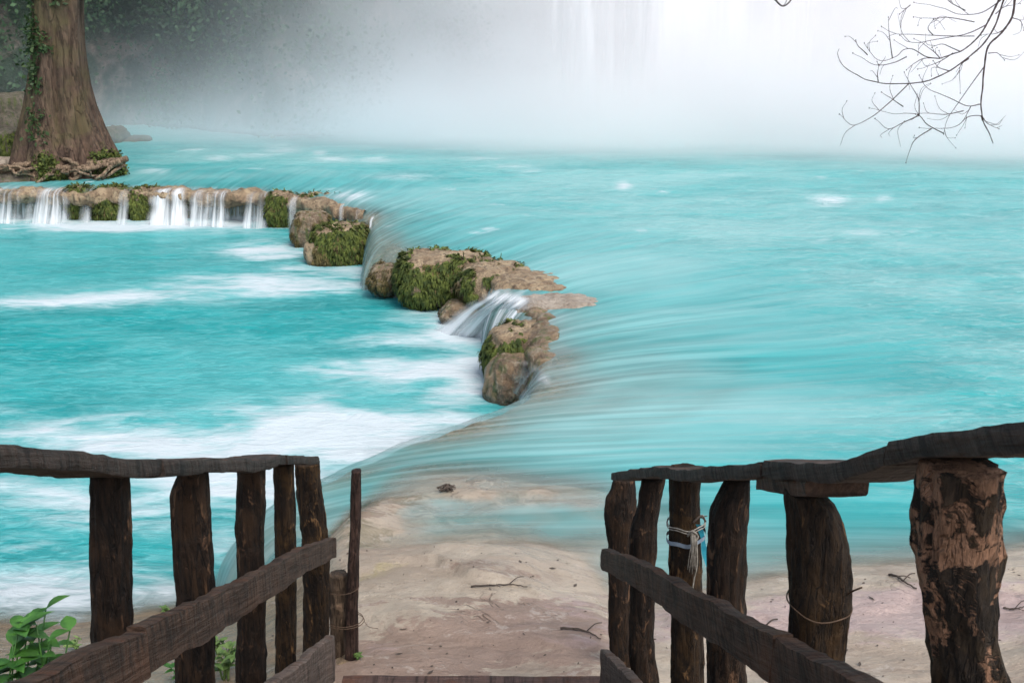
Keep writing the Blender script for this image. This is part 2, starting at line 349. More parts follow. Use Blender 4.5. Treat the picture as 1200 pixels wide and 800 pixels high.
def ground_z(x, y):
    sh = np.shape(x); q = np.c_[np.ravel(x), np.ravel(y)]; out = np.empty(len(q))
    for i in range(0, len(q), 20000):
        qq = q[i:i+20000]
        out[i:i+20000] = _tps(((qq[:, None]-cw[None, :, :2])**2).sum(-1))@sol[:N]+sol[N]+qq@sol[N+1:]
    out = np.clip(out, -1.7, 3)
    dx = np.maximum(np.abs(q[:, 0])-11, 0); dy = np.maximum(q[:, 1]-13, 0)
    far = sstep(0, 3, np.hypot(dx, dy))
    out = out*(1-far)+far*np.where(q[:, 1] > 8, -1.7, np.clip(out, -1.7, 2.6))
    P3 = np.c_[q, np.zeros(len(q))]
    above = sstep(-.3, .2, out)
    a0, b0 = proj(np.c_[q, np.zeros(len(q))]); wetz = np.exp(-((a0-570)/190)**4-((b0-598)/36)**4)
    out = out+fbm(P3*np.array([1.6, 2.6, 1]), 4)*.030*above-wetz*(.050-.05*fbm(P3*np.array([1.5, 3.6, 1])+4, 5, 2.1, .55))+fbm(P3*np.array([6, 11, 1]), 4)*.013*above
    a_, b_ = proj(np.c_[q, np.zeros(len(q))+.1]); wob = 15*fbm(P3*np.array([2.2, 5, 1]), 5)
    ln1 = np.interp(a_, [380, 430, 470, 520, 560, 640, 700, 760], [676, 668, 656, 668, 688, 700, 722, 745]); ln2 = np.interp(a_, [380, 440, 520, 600, 700], [735, 742, 765, 772, 768]); ln3 = np.interp(a_, [780, 900, 1000, 1100, 1200], [742, 728, 716, 706, 700])
    near = (q[:, 1] > 4)*above
    out = out+near*(.050*sstep(2, -2, b_-ln1+wob)*sstep(630, 642, b_)*sstep(660, 590, a_)*sstep(370, 400, a_)+.030*sstep(2, -2, b_-ln2+wob)*sstep(720, 690, a_)*sstep(370, 400, a_)+.045*sstep(2.5, -2.5, b_-ln3+wob)*sstep(770, 800, a_))
    return out.reshape(sh)
gx = np.r_[-220, -120, -70, -40, -25, -17, -13, np.arange(-10, -3, .12), np.arange(-3, 4, .035), np.arange(4, 10, .12), 13, 17, 25, 40, 70, 120, 220]
gy = np.r_[-120, -60, -30, -15, -8, np.arange(-5, 3.5, .2), np.arange(3.5, 9, .035), np.arange(9, 14, .2), 16, 20, 30, 50, 90, 220]
GX, GY = np.meshgrid(gx, gy, indexing='ij'); GZ = ground_z(GX, GY)
GP = np.c_[GX.ravel(), GY.ravel(), GZ.ravel()]
px, py = proj(GP)
nz = fbm(GP*np.array([2, 3, 1]), 4)
def ell(cx, cy, rx, ry, rot=0):
    c, s = math.cos(R(rot)), math.sin(R(rot)); X = px-cx; Y = py-cy
    return np.exp(-(((c*X+s*Y)/rx)**2+((-s*X+c*Y)/ry)**2))
brown = np.clip(.28*ell(550,760,260,60)+.75*ell(570, 750, 170, 34, -8)+.55*ell(600, 715, 110, 16, 8)+.6*ell(620, 672, 60, 8, 5)+.6*ell(555, 662, 22, 8)+.7*ell(430, 790, 90, 25)+.3*ell(650, 770, 100, 20)+.25*ell(900,720,150,20)+.5*ell(420,600,40,12)+.55*ell(560,598,170,24), 0, 1)
pink = np.clip(.8*ell(900, 725, 300, 30, -4)+.8*ell(1150, 720, 150, 40)+.4*ell(660, 700, 80, 20)+.35*ell(450,760,60,15), 0, 1)
yel = np.clip(.5*ell(430, 672, 40, 10, -15)+.35*ell(470, 660, 50, 6)+.4*ell(420, 600, 30, 10), 0, 1)*(.6+.8*nz)
wet = np.clip(sstep(.10, -.02, GP[:, 2]+.05*nz)+.8*ell(660, 660, 90, 22)+1.2*ell(570, 596, 200, 40)+.7*ell(470, 690, 90, 30)+0.9*ell(640, 668, 110, 26)+.5*ell(480,745,60,22)+.5*ell(760,740,60,20), 0, 1)*(GP[:, 1] > 4)
soil = sstep(390, 365, px)*sstep(640, 690, py)*sstep(8, 7, GP[:, 1])
far_ = np.hypot(GP[:, 0], GP[:, 1]) > 60
ground = mesh_obj('ground', GP, grid_faces(len(gx), len(gy))[:, ::-1], M['ground'], attrs=dict(brown=brown, pink=pink, yellow=yel, wet=wet, soil=soil, film=np.clip(.85*ell(560, 598, 200, 36)+.6*ell(420, 640, 40, 40)+.3*ell(480, 700, 90, 30), 0, 1)))
tag(ground, kind='structure')

# ------------------------------------------------------------------ upper pool and its lip
LOW = -.75
# px, py, angle upstream, angle at the lip, horizontal radius of the fall, white of the fall, opacity of the fall
lip = [ # ..., shift upstream in metres, slope of the bed under the lip
 (-420,221,90,90,.3,1,.3,.45,.2),(0,220,90,90,.35,1,.3,.35,.2),(75,222,90,90,.3,.95,.2,.4,.2),(180,221,90,90,.25,.95,.1,.45,.2),(300,224,88,88,.22,.8,.1,.5,.2),(385,238,84,86,.25,.4,.1,.6,.2),(432,254,70,75,.6,.06,.35,.3,.10),
 (447,282,60,70,.95,.06,.3,.1,.08),(475,305,55,65,.5,.08,.2,.7,.2),(545,322,48,60,.2,.3,.1,.75,.2),(585,342,38,62,.7,1.1,.35,.2,.2),(622,358,30,50,.8,1,.35,.2,.2),(634,385,26,30,.3,.7,.2,.15,.15),(634,415,20,20,.3,.5,.2,.1,.10),(632,448,13,10,.4,.4,.2,.1,.06),
 (590,474,8,6,.6,.05,.22,0,.05),(515,500,4,8,.85,.05,.22,0,.05),(450,529,1,14,.9,.06,.45,0,.06),(385,555,-1,20,.85,.10,.5,0,.06),(345,582,-2,26,.7,.14,.5,0,.06),(345,612,-3,28,.55,.18,.5,0,.06),
 (440,664,-5,-5,.3,0,.5,0,.2),(490,704,-6,-6,.3,0,.5,0,.2),(530,745,-7,-7,.3,0,.5,0,.2),(570,792,-8,-8,.3,0,.5,0,.2)]
lw = np.array([[*(at_z(a, b)[:2]+h*np.array([math.cos(R(d)), math.sin(R(d))])), c, d, e, f, g, i] for a, b, c, d, e, f, g, h, i in lip])
seg = np.r_[0, np.cumsum(np.hypot(np.diff(lw[:, 0]), np.diff(lw[:, 1])))]
dist = np.hypot(lw[:, 0], lw[:, 1])
ss = [0.0]
while ss[-1] < seg[-1]: ss.append(ss[-1]+.0048*np.interp(ss[-1], seg, dist))
ss = np.array(ss); 
def smooth_interp(col):
    v = np.interp(ss, seg, lw[:, col]); 
    # smooth over ~0.5 m
    w = np.exp(-.5*((ss[:, None]-ss[None, :])/.22)**2); w /= w.sum(1)[:, None]
    return w@v
L = [smooth_interp(c) for c in range(8)]
lx, ly = L[0], L[1]
NF = 22
tf = np.linspace(-1, 0, NF, endpoint=False)
tp = [0.0]
while tp[-1] < 75: tp.append(tp[-1]+.03+.022*tp[-1])
tp = np.array(tp); tt = np.r_[tf, tp]
ns, nt = len(ss), len(tt)
S_ = np.repeat(ss[:, None], nt, 1); T_ = np.repeat(tt[None, :], ns, 0)
d1 = np.c_[np.cos(np.radians(L[2])), np.sin(np.radians(L[2]))]; d0 = np.c_[np.cos(np.radians(L[3])), np.sin(np.radians(L[3]))]
TP = np.maximum(T_, 0); TN = np.clip(-T_, 0, 1); th = TN*np.pi/2
edge_n = fbm(np.stack([S_*2.5, T_*0, T_*0], -1), 3)*.06
tau = 1.6
X = lx[:, None]+d1[:, 0:1]*TP+(d0-d1)[:, 0:1]*tau*(1-np.exp(-TP/tau))-d0[:, 0:1]*(L[4][:, None]*(1+edge_n*3)*np.sin(th))
Y = ly[:, None]+d1[:, 1:2]*TP+(d0-d1)[:, 1:2]*tau*(1-np.exp(-TP/tau))-d0[:, 1:2]*(L[4][:, None]*(1+edge_n*3)*np.sin(th))
drop = LOW-.04
Z = drop*(1-np.cos(th))-.07*np.exp(-TP/.6)*(T_ >= 0)-.07*(T_ < 0)*np.cos(th)
P3 = np.stack([X, Y, 0*X], -1)
flowp = np.stack([S_*3.2, T_*.5, 0*S_], -1)
Z = Z+(fbm(flowp, 3)*.012+fbm(P3*np.array([.35, .7, 1]), 4)*.05*sstep(1.5, 8, TP))
GZr = np.where((Y < 11) & (X < 12) & (T_ >= 0), 0, -9.0)
msk = GZr > -1; GZr[msk] = ground_z(X[msk], Y[msk])
thin = np.ones(X.shape); _px, _py = proj(np.stack([X, Y, 0*X], -1).reshape(-1, 3)); _px = _px.reshape(X.shape); _py = _py.reshape(X.shape)
for (a, b, rx, ry, st) in [(540,490,62,26,.94),(640,450,60,25,.6),(455,295,30,22,.7),(430,545,80,22,.2),(660,420,40,20,.6),(440,250,30,10,.7),(700,355,50,14,.6),(470,255,40,8,.4)]:
    thin = np.minimum(thin, 1-st*np.exp(-((_px-a)/rx)**2-((_py-b)/ry)**2))
bed_off = .10+.05*fbm(np.stack([S_*1.7, T_*1.0, 0*S_], -1)+5, 3)
bed_off = np.maximum(bed_off, .03)*thin
bedZ = np.where(T_ >= 0, Z-np.maximum(bed_off, .012)-L[7][:, None]*np.minimum(TP, 2.2)-.35*np.maximum(TP-2.2, 0), Z-.05)
depth = np.where(T_ >= 0, np.minimum(Z-GZr, Z-bedZ), 1)
op = np.where(T_ >= 0, 1-np.exp(-np.maximum(depth, 0)/.13), 0)
opf = np.interp(-T_, [0, 1], [0, 1]); lipop = op[:, NF:NF+1]
op = np.where(T_ < 0, lipop+(np.minimum(L[6][:, None], .1+.9*thin)-lipop)*opf, op)
PV = np.c_[X.ravel(), Y.ravel(), Z.ravel()]
px, py = proj(PV)
foam = np.zeros(len(PV)); n2 = fbm(P3.reshape(-1, 3)*np.array([.9, 1.8, 1]), 4)
for (a, b, rx, ry, st) in [(730,218,10,5,.9),(972,235,22,6,.9),(1010,272,22,4,.5),(1035,232,12,4,.5),(470,207,45,4,.5),(330,174,26,6,.5),(390,186,30,4,.6),(440,187,25,3,.6),(375,180,9,4,.6),(600,195,35,3,.4),(180,200,20,4,.5),(255,185,16,3,.6),(505,172,40,4,.35),(410,230,26,7,.8),(300,182,30,3,.4),
                        (650,300,50,5,.15),(1150,255,30,3,.3),(830,205,60,3,.25),(600,345,26,10,.5),(650,425,16,6,.3),(700,460,60,10,.2),(620,200,20,3,.4),(560,186,30,2.5,.4),(690,178,40,3,.3),(230,176,20,3,.4)]:
    foam = np.maximum(foam, st*np.exp(-((px-a)/rx)**2-((py-b)/ry)**2))
whitecaps = sstep(.55, .95, fbm(P3.reshape(-1, 3)*np.array([1.0, 1.5, 1])+9, 3))*sstep(10, 22, PV[:, 1])*.5
foam = np.clip(np.maximum(foam, whitecaps), 0, 1)
fallv = (np.clip(-T_, 0, 1) > 0)*sstep(0, .25, -T_)*L[5][:, None]*sstep(0, .5, 1.2+T_*0)
fallv = np.maximum(fallv, sstep(.6, 0, TP)*(T_ >= 0)*L[5][:, None]*.6)
foam = np.maximum(foam, (sstep(.72, 1, -T_)*np.clip(L[5][:, None]+.25, 0, 1)).ravel())
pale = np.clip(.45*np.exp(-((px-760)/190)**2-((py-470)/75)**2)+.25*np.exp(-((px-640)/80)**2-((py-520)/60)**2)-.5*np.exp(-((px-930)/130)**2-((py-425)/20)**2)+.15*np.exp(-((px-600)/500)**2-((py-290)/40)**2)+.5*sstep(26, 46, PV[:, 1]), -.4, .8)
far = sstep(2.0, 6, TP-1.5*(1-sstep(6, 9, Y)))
flow = np.stack([S_+.15*fbm(np.stack([T_*.35, S_*.2, 0*S_], -1), 2), T_, 0*S_], -1)
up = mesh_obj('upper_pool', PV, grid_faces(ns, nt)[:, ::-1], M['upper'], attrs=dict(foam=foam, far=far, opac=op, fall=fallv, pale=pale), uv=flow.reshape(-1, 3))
tag(up, kind='structure')
# travertine bed just under the lip
k = int(np.searchsorted(tt, 3.2))
bX = X+np.where(T_ < 0, d0[:, 0:1]*.07*np.sin(th), 0); bY = Y+np.where(T_ < 0, d0[:, 1:2]*.07*np.sin(th), 0)
bZ = bedZ+fbm(np.stack([bX*3, bY*3, bedZ*3], -1), 4)*.02
BV = np.stack([bX, bY, bZ], -1)[:, :k]
ne = int(np.searchsorted(ss, seg[20]))
bed = mesh_obj('riverbed_ledge', BV[:ne].reshape(-1, 3), grid_faces(ne, k)[:, ::-1], M['bed']); tag(bed, kind='structure')

# ------------------------------------------------------------------ lower pool
lxs = np.r_[-60, -40, -30, np.arange(-24, -9, .14), np.arange(-9, 2.5, .07)]; lys = np.r_[np.arange(5.0, 12, .07), np.arange(12, 27, .12)]
LX, LY = np.meshgrid(lxs, lys, indexing='ij'); P3 = np.stack([LX, LY, 0*LX], -1)
warp = np.stack([LX+1.2*fbm(P3*.25, 2), LY+.6*fbm(P3*.4+7, 2), 0*LX], -1)
LZ = LOW+fbm(warp*np.array([.6, 1.1, 1]), 4)*.03
LV = np.c_[LX.ravel(), LY.ravel(), LZ.ravel()]
px, py = proj(LV)
n1 = fbm(warp.reshape(-1, 3)*np.array([.28, .75, 1])+3, 5); n2 = fbm(warp.reshape(-1, 3)*np.array([.8, 2.2, 1])+8, 4)
foam = np.zeros(len(LV))
for (a, b, rx, ry, rot, st) in [(190,262,240,9,0,1.1),(40,258,120,12,0,1.0),(395,314,60,6,0,.9),(560,392,70,14,-5,1.0),(590,462,40,10,-8,1.1),(520,375,60,14,0,.5),(420,300,80,10,-4,.5),(330,292,70,12,-4,.85),(400,318,60,5,0,.5),(330,335,160,15,-2,.9),(120,348,160,12,-4,.55),(440,328,50,12,0,.9),
    (545,378,60,18,-8,1.1),(500,398,90,10,-3,.75),(470,432,110,15,-3,.9),(560,440,45,25,20,1.0),(540,468,70,18,-12,1.0),(400,498,175,30,-3,1.0),(200,515,240,28,0,1.0),(60,502,190,17,6,.75),(440,520,100,20,-8,.9),
    (270,560,130,30,-5,.75),(60,580,170,30,8,.75),(290,640,60,40,0,.7),(60,690,140,32,4,.95),(200,690,90,28,0,.8),(330,600,70,40,0,.7),(20,640,60,18,0,.35),(560,455,40,8,-10,1.0)]:
    c, s = math.cos(R(rot)), math.sin(R(rot)); Xp = px-a; Yp = py-b
    foam = np.maximum(foam, st*np.exp(-((c*Xp+s*Yp)/rx)**2-((-s*Xp+c*Yp)/ry)**2))
base = foam.copy()
foam = np.clip(foam*.92+(n1*.60+n2*.35)*sstep(.04, .5, base), 0, .95)
shore = ground_z(LX, LY).ravel()
op = 1-np.exp(-np.maximum(LV[:, 2]-shore, 0)/.10)
foam = np.maximum(foam, .0)
ang = R(-6); fx = (LX*math.cos(ang)-LY*math.sin(ang)); fy = (LX*math.sin(ang)+LY*math.cos(ang))
lo = mesh_obj('lower_pool', LV, grid_faces(len(lxs), len(lys))[:, ::-1], M['lower'], attrs=dict(foam=foam, far=np.ones(len(LV)), opac=op, fall=np.zeros(len(LV)), pale=np.clip(.14*sstep(-.1, .8, n1+n2*.5)+.55*np.clip(base, 0, 1)**.8, 0, .8)),
              uv=np.stack([fy, fx, 0*fx], -1).reshape(-1, 3))
tag(lo, kind='structure')

# ------------------------------------------------------------------ rocks
def sphere_pts(n=5):
    import bmesh
    bm = bmesh.new(); bmesh.ops.create_icosphere(bm, subdivisions=n, radius=1)
    V = np.array([v.co[:] for v in bm.verts]); Fc = [tuple(v.index for v in f.verts) for f in bm.faces]; bm.free(); return V, Fc
SPH = {n: sphere_pts(n) for n in (3, 4, 5)}
def rock(name, label, cat, box, dy, mat, seed, moss=None, group=None, zb=-1.05, base_z=LOW, expo=2.7, rough=.16, ztop=None, lvl=5, drip=.0, ybase=None):
    x0, y0, x1, y1 = box; cx = (x0+x1)/2
    front = at_z(cx, y1, base_z) if ybase is None else at_y(cx, y1, ybase)
    top = at_y(cx, y0, front[1]+dy*.35)
    zt = top[2] if ztop is None else ztop
    wl = at_y(x0, (y0+y1)/2, front[1]+dy*.4)[0]; wr = at_y(x1, (y0+y1)/2, front[1]+dy*.4)[0]
    c = np.array([(wl+wr)/2, front[1]+dy*.5, (zt+zb)/2]); r = np.array([(wr-wl)/2, dy/2, (zt-zb)/2])
    V0, Fc = SPH[lvl]
    nrm = (np.abs(V0)**expo).sum(1)**(1/expo); V = V0/nrm[:, None]
    sz = r.min()
    W = V*r
    dn = fbm(W*(.55/min(sz,.35))*.6+seed*3.7, 5, 2.1, .58)
    V = V*(1+rough*1.25*dn)[:, None]
    V = V*(1-.25*sstep(.2, -1, V[:, 2]))[:, None]**np.array([1, 1, 0])
    flut = fbm(np.c_[W[:, :2]*6, W[:, 2]*1.0]+seed, 3)*.16*min(sz, .5)*sstep(.5, 0, np.abs(V0[:, 2]))
    W = V*r+V0*flut[:, None]+c
    zl = zt-.10*min(1, (zt-LOW)/.6); ov = np.maximum(W[:, 2]-zl, 0); W[:, 2] = np.where(W[:, 2] > zl, zl+.16*np.tanh(ov/.16)*.6, W[:, 2])+fbm(W*np.array([5, 5, 5])+seed, 5, 2.1, .6)*.035*min(1, sz*2.2)
    pit = fbm(W*9+seed, 3); W[:, :2] += (W[:, :2]-c[:2])*(-.05*sstep(.1, .5, pit))[:, None]
    o = mesh_obj(name, W, Fc, mat); recenter(o, np.array([c[0], c[1], LOW])); tag(o, label, cat, group)
    if moss:
        make_moss(W, Fc, seed, o, **moss)
        if moss.get('cov', 0) > .45 and 'box' not in moss: make_moss(W, Fc, seed+9, o, cov=moss['cov']*.6, n=int(moss['n']*.3), ln=moss.get('ln', .16)*.8, mat='moss_brown', name='dry_moss')
    return o
def make_moss(W, Fc, seed, parent, cov=.5, n=2600, ln=.16, mat='moss', box=None, name='moss', zcut=None):
    """hanging moss: tufts of short strands lying down the rock's faces"""
    r_ = np.random.default_rng(seed+50); Fc = np.array(Fc)
    a, b, c = W[Fc[:, 0]], W[Fc[:, 1]], W[Fc[:, 2]]; nr = np.cross(b-a, c-a); ar = np.linalg.norm(nr, axis=1); nr /= ar[:, None]+1e-12
    ce = (a+b+c)/3
    zt = W[:, 2].max(); zb_ = LOW
    q = fbm(ce*np.array([2.6, 2.6, 1.5])+seed*5, 4)*1.25
    h = (ce[:, 2]-zb_)/(zt-zb_+1e-6)
    want = (q > .8-2.0*cov+.6*sstep(.35, .95, nr[:, 2])) & (nr[:, 2] < .93) & (nr[:, 1] < .55) & (ce[:, 2] > zb_+.02) & (nr[:, 2] > -.6)
    if box is not None:
        ppx, ppy = proj(ce); want &= (ppx > box[0]) & (ppx < box[2]) & (ppy > box[1]) & (ppy < box[3])
    w = ar*want
    if w.sum() <= 0: return
    n = int(n*2.6); ln = ln*.62; pick = r_.choice(len(w), n, p=w/w.sum())
    u, v = r_.random(n), r_.random(n); sw = u+v > 1; u[sw] = 1-u[sw]; v[sw] = 1-v[sw]
    P = a[pick]+(b-a)[pick]*u[:, None]+(c-a)[pick]*v[:, None]; Nn = nr[pick]
    down = np.array([0, 0, -1.]); dv = down-Nn*(Nn@down)[:, None]; dv = dv+r_.normal(size=(n, 3))*.16+Nn*.12; dv /= np.linalg.norm(dv, axis=1)[:, None]
    sd = np.cross(dv, Nn); sd /= np.linalg.norm(sd, axis=1)[:, None]+1e-9
    l_ = ln*(.5+r_.random(n)*.9); wd = l_*.16*(.7+.6*r_.random(n)); out = Nn*(l_*.30*(.5+r_.random(n)))[:, None]
    V = np.empty((n, 5, 3))
    V[:, 0] = P-sd*wd[:, None]*.5; V[:, 1] = P+sd*wd[:, None]*.5
    V[:, 2] = P+dv*(l_*.5)[:, None]+out+sd*wd[:, None]*.7; V[:, 3] = P+dv*(l_*.5)[:, None]+out-sd*wd[:, None]*.7
    V[:, 4] = P+dv*l_[:, None]+out*.7+np.array([0, 0, -.2])*l_[:, None]
    i = np.arange(n)*5
    F4 = [(k, k+1, k+2, k+3) for k in i]+[(k+3, k+2, k+4) for k in i]
    return mesh_obj(name, V.reshape(-1, 3), F4, M[mat], parent, smooth=False)
MR = 'mossy rocks along the far travertine ledge'
D = dict
rock('mossy_rock', 'narrow dark mossy rock at the left end of the far ledge, between two white cascades', 'rock', (78,217,106,255), 1.0, M['tan'], 1, D(cov=.8, n=1500, ln=.2), MR, ybase=at_z(92, 221, 0)[1]-.12)
rock('mossy_rock', 'broad green mossy rock second from the left on the far ledge', 'rock', (107,217,150,256), 1.1, M['tan'], 2, D(cov=.8, n=2200, ln=.2), MR, ybase=at_z(128, 222, 0)[1]-.12)
rock('mossy_rock', 'mossy rock third from the left on the far ledge, left of its widest white cascade', 'rock', (150,219,184,256), 1.1, M['tan'], 3, D(cov=.7, n=1600, ln=.2), MR, ybase=at_z(167, 222, 0)[1]-.12)
rock('mossy_rock', 'thin mossy knob between the two widest white cascades of the far ledge', 'rock', (215,225,228,254), .9, M['tan'], 4, D(cov=.75, n=600, ln=.17), MR, ybase=at_z(221, 220, 0)[1]-.12)
rock('mossy_rock', 'small half bare mossy rock right of the middle of the far ledge', 'rock', (265,225,295,254), .9, M['tan'], 5, D(cov=.55, n=900, ln=.17), MR, ybase=at_z(280, 220, 0)[1]-.12)
rock('mossy_rock', 'upright mossy rock with a tan foot, where the far ledge starts to bend nearer', 'rock', (310,222,350,263), 1.0, M['tan'], 6, D(cov=.62, n=1500, ln=.18), MR, ybase=at_z(330, 229, 0)[1]-.12)
rock('mossy_rock', 'tan topped rock with hanging moss near the right end of the far ledge', 'rock', (345,226,408,263), 1.3, M['tan'], 7, D(cov=.55, n=1800, ln=.18), MR, ybase=at_z(376, 229, 0)[1]-.12)
rock('travertine_rock', 'bare tan rounded rock ending the far ledge on its right', 'rock', (392,233,446,262), 1.6, M['tan'], 8, D(cov=.15, n=300, ln=.15), ybase=at_z(419, 228, 0)[1]-.12)
rock('mossy_rock', 'low brown rock in the water at the foot of the far ledge', 'rock', (342,248,386,268), .8, M['wetrock'], 9, D(cov=.35, n=700, ln=.12, mat='moss_brown'), ybase=at_z(364, 248, 0)[1]-.12)
rock('travertine_rock', 'tan rock behind the white water at the far left of the ledge', 'rock', (22,219,64,247), .9, M['tan'], 10, ybase=at_z(43, 213, 0)[1]-.12)
ledge = [(-220,222),(-100,221),(0,222),(60,222),(110,222),(200,222),(300,225),(380,236),(425,248)]
lb = np.array([at_z(a, b+1, 0) for a, b in ledge]); lb[:, 1] += .40
cp = spline(lb, 260); na = 22; an = np.linspace(0, 2*np.pi, na, endpoint=False)
lv = np.stack([cp[:, None, 0]+0*an, cp[:, None, 1]+np.cos(an)*.40, -.20+np.sign(np.sin(an))*np.abs(np.sin(an))**.6*.17+0*cp[:, None, 0]], -1)
lv = lv+np.stack([0*lv[..., 0], fbm(lv*np.array([1.7, 1.5, 1.5]), 5)*.26, fbm(lv*np.array([1.5, 1.7, 1.7])+9, 6, 2.1, .6)*.10], -1)
o = mesh_obj('travertine_ledge', lv.reshape(-1, 3), grid_faces(260, na, True), M['tan']); recenter(o, (cp[130, 0], cp[130, 1], LOW)); tag(o, 'long tan travertine ledge crest below the cypress, with white cascades pouring over it', 'ledge')
mid = rock('mossy_rock', 'squat rock with a green moss mane standing alone left of the largest mossy rock', 'rock', (366,262,437,311), 1.2, M['tan'], 12, D(cov=.72, n=3200, ln=.17))
rock('travertine_rock', 'small tan lump leaning on the left of the squat mossy rock', 'rock', (355,280,398,311), .7, M['tan'], 13, D(cov=.3, n=500, ln=.1, mat='moss_brown'))
big = rock('mossy_rock', 'largest mossy rock, a dome thick with green moss at the middle of the falls', 'rock', (464,296,578,366), 1.7, M['tan'], 14, D(cov=.62, n=5200, ln=.16), rough=.13)
0 and make_moss(np.array([v.co[:] for v in big.data.vertices])+np.array(big.location), [tuple(p.vertices) for p in big.data.polygons], 64, big, cov=.3, n=900, ln=.12, mat='moss_brown', name='dry_moss')
rock('mossy_rock', 'mossy rock shoulder joining the right of the largest mossy rock, above a white cascade', 'rock', (540,310,618,354), 1.3, M['tan'], 15, D(cov=.5, n=1900, ln=.14), ybase=15.1, zb=-.8)
rock('travertine_slab', 'low tan slab running right from the mossy shoulder into the upper pool', 'rock', (575,318,660,352), 1.5, M['tan'], 16, ybase=14.3, zb=-.6, ztop=.07)
rock('travertine_slab', 'smooth pale slab barely above the upper pool, right of the white cascade', 'rock', (600,340,716,372), .9, M['pale'], 17, ybase=13.3, zb=-.5, ztop=.075, rough=.1)
rock('travertine_slab', 'wet tan shelf under the main white cascade', 'rock', (512,352,604,378), 1.0, M['wetrock'], 18, ybase=15.0, zb=-1.0, ztop=-.42)
rock('mossy_rock', 'dark mossy edge just right of the main white cascade', 'rock', (594,360,634,400), .8, M['wetrock'], 19, D(cov=.8, n=1000, ln=.13), ybase=13.5, zb=-1)
rock('mossy_rock', 'tan rock with a mossy left face below the main cascade', 'rock', (570,381,648,430), 1.1, M['tan'], 20, D(cov=.62, n=1700, ln=.13, box=(555,376,612,445)), ybase=12.1, zb=-1)
rock('wet_rock', 'brown wet rock streaked with green, nearest of the bare rocks beside the foam', 'rock', (566,418,636,462), .9, M['wetrock'], 21, ztop=-.22, moss=D(cov=.22, n=500, ln=.10, box=(560,430,640,470)), ybase=11.45, rough=.28, expo=2.2)
rock('wet_rock', 'rounded tan rock partly under flowing water, right of the green streaked wet rock', 'rock', (606,414,676,462), 1.2, M['wetrock'], 22, D(cov=.25, n=300, ln=.09, box=(606,430,640,470)), ybase=11.5, ztop=-.06, rough=.26, expo=2.1)
rock('wet_rock', 'smooth green tinged rock under thin falling water between the two mossy rocks', 'rock', (430,280,480,319), 1.4, M['wetrock'], 24, D(cov=.42, n=700, ln=.10, mat='moss_brown'), ybase=16.6, zb=-.9, ztop=-.16, rough=.2, expo=2.1)
def ridge(name, label, path, rad, z0, mat, seed, back=.3, sz=.3, n=150):
    rb_ = np.array([at_z(a, b, 0) for a, b in path]); rb_[:, 1] += back; cp = spline(rb_, n); na = 30; an = np.linspace(0, 2*np.pi, na, endpoint=False)
    tg = np.gradient(cp, axis=0); tg[:, 2] = 0; tg /= np.linalg.norm(tg, axis=1)[:, None]; nn = np.c_[tg[:, 1], -tg[:, 0], 0*tg[:, 0]]
    r_s = np.interp(np.linspace(0, 1, n), np.linspace(0, 1, len(rad)), rad)*np.minimum(1, np.sqrt(np.minimum(np.arange(n), np.arange(n)[::-1])/8.0)+.02)
    V = cp[:, None]+nn[:, None]*(np.cos(an)[None, :, None]*r_s[:, None, None])+np.array([0, 0, 1.])*(z0-sz+np.sin(an)[None, :, None]*sz*(r_s/max(rad))[:, None, None]**.4)
    V = V+np.stack([fbm(V*2.2+seed, 4)*.12, fbm(V*2.2+seed+5, 4)*.12, fbm(V*2.6+seed+9, 5)*.07], -1); V = V.reshape(-1, 3); Fq = [tuple(x)[::-1] for x in grid_faces(n, na, True)]
    o = mesh_obj(name, V, Fq, mat); c = cp[n//2]; recenter(o, (c[0], c[1], LOW)); tag(o, label, 'rock')
    import bmesh
    bm = bmesh.new(); bm.from_mesh(o.data); bmesh.ops.recalc_face_normals(bm, faces=bm.faces); bm.to_mesh(o.data); bm.free()
    return o
ridge('travertine_ridge', 'tan travertine ridge crest running from the largest mossy rock to the pale slab', [(478,302),(520,303),(560,311),(600,325),(635,338),(660,350)], [.15,.3,.4,.4,.35,.2], .05, M['tan'], 4, .45)
ridge('travertine_ridge', 'thin wet ridge linking the pale slab to the brown wet rocks', [(600,350),(632,362),(640,385),(640,405),(640,430)], [.15,.25,.25,.25,.15], -.04, M['wetrock'], 6, .1)
# white cascades: silky sheets that leave the crest, arc forward and drop to the lower pool
def cascade(curves, seed, dens=1.0, n=60, m_=26, strand=14):
    cs = [spline([at_z(*q) for q in c], n) for c in curves]; cols = np.stack([spline([c[i] for c in cs], m_) for i in range(n)])
    U, Vq = np.meshgrid(np.linspace(0, 1, n), np.linspace(0, 1, m_), indexing='ij'); wdt = np.linalg.norm(cs[-1][-1]-cs[-1][0])
    cols = cols+np.stack([0*U, -fbm(np.stack([U*wdt*5, Vq*.8, 0*U+seed], -1), 3)*.07*sstep(0, .4, Vq), 0*U], -1)
    at = sstep(0, .32, U+.14*fbm(np.stack([Vq*3, 0*U+seed, 0*U], -1), 2))*sstep(0, .32, 1-U+.14*fbm(np.stack([Vq*3, 5+0*U+seed, 0*U], -1), 2))*sstep(0, .22, Vq)*dens
    o = mesh_obj('cascade', cols.reshape(-1, 3), grid_faces(n, m_), M['cascade'], attrs=dict(edge=at, low=sstep(.5, 1, Vq)), uv=np.stack([U*wdt, Vq, 0*U+seed], -1).reshape(-1, 3)); tag(o, kind='structure')
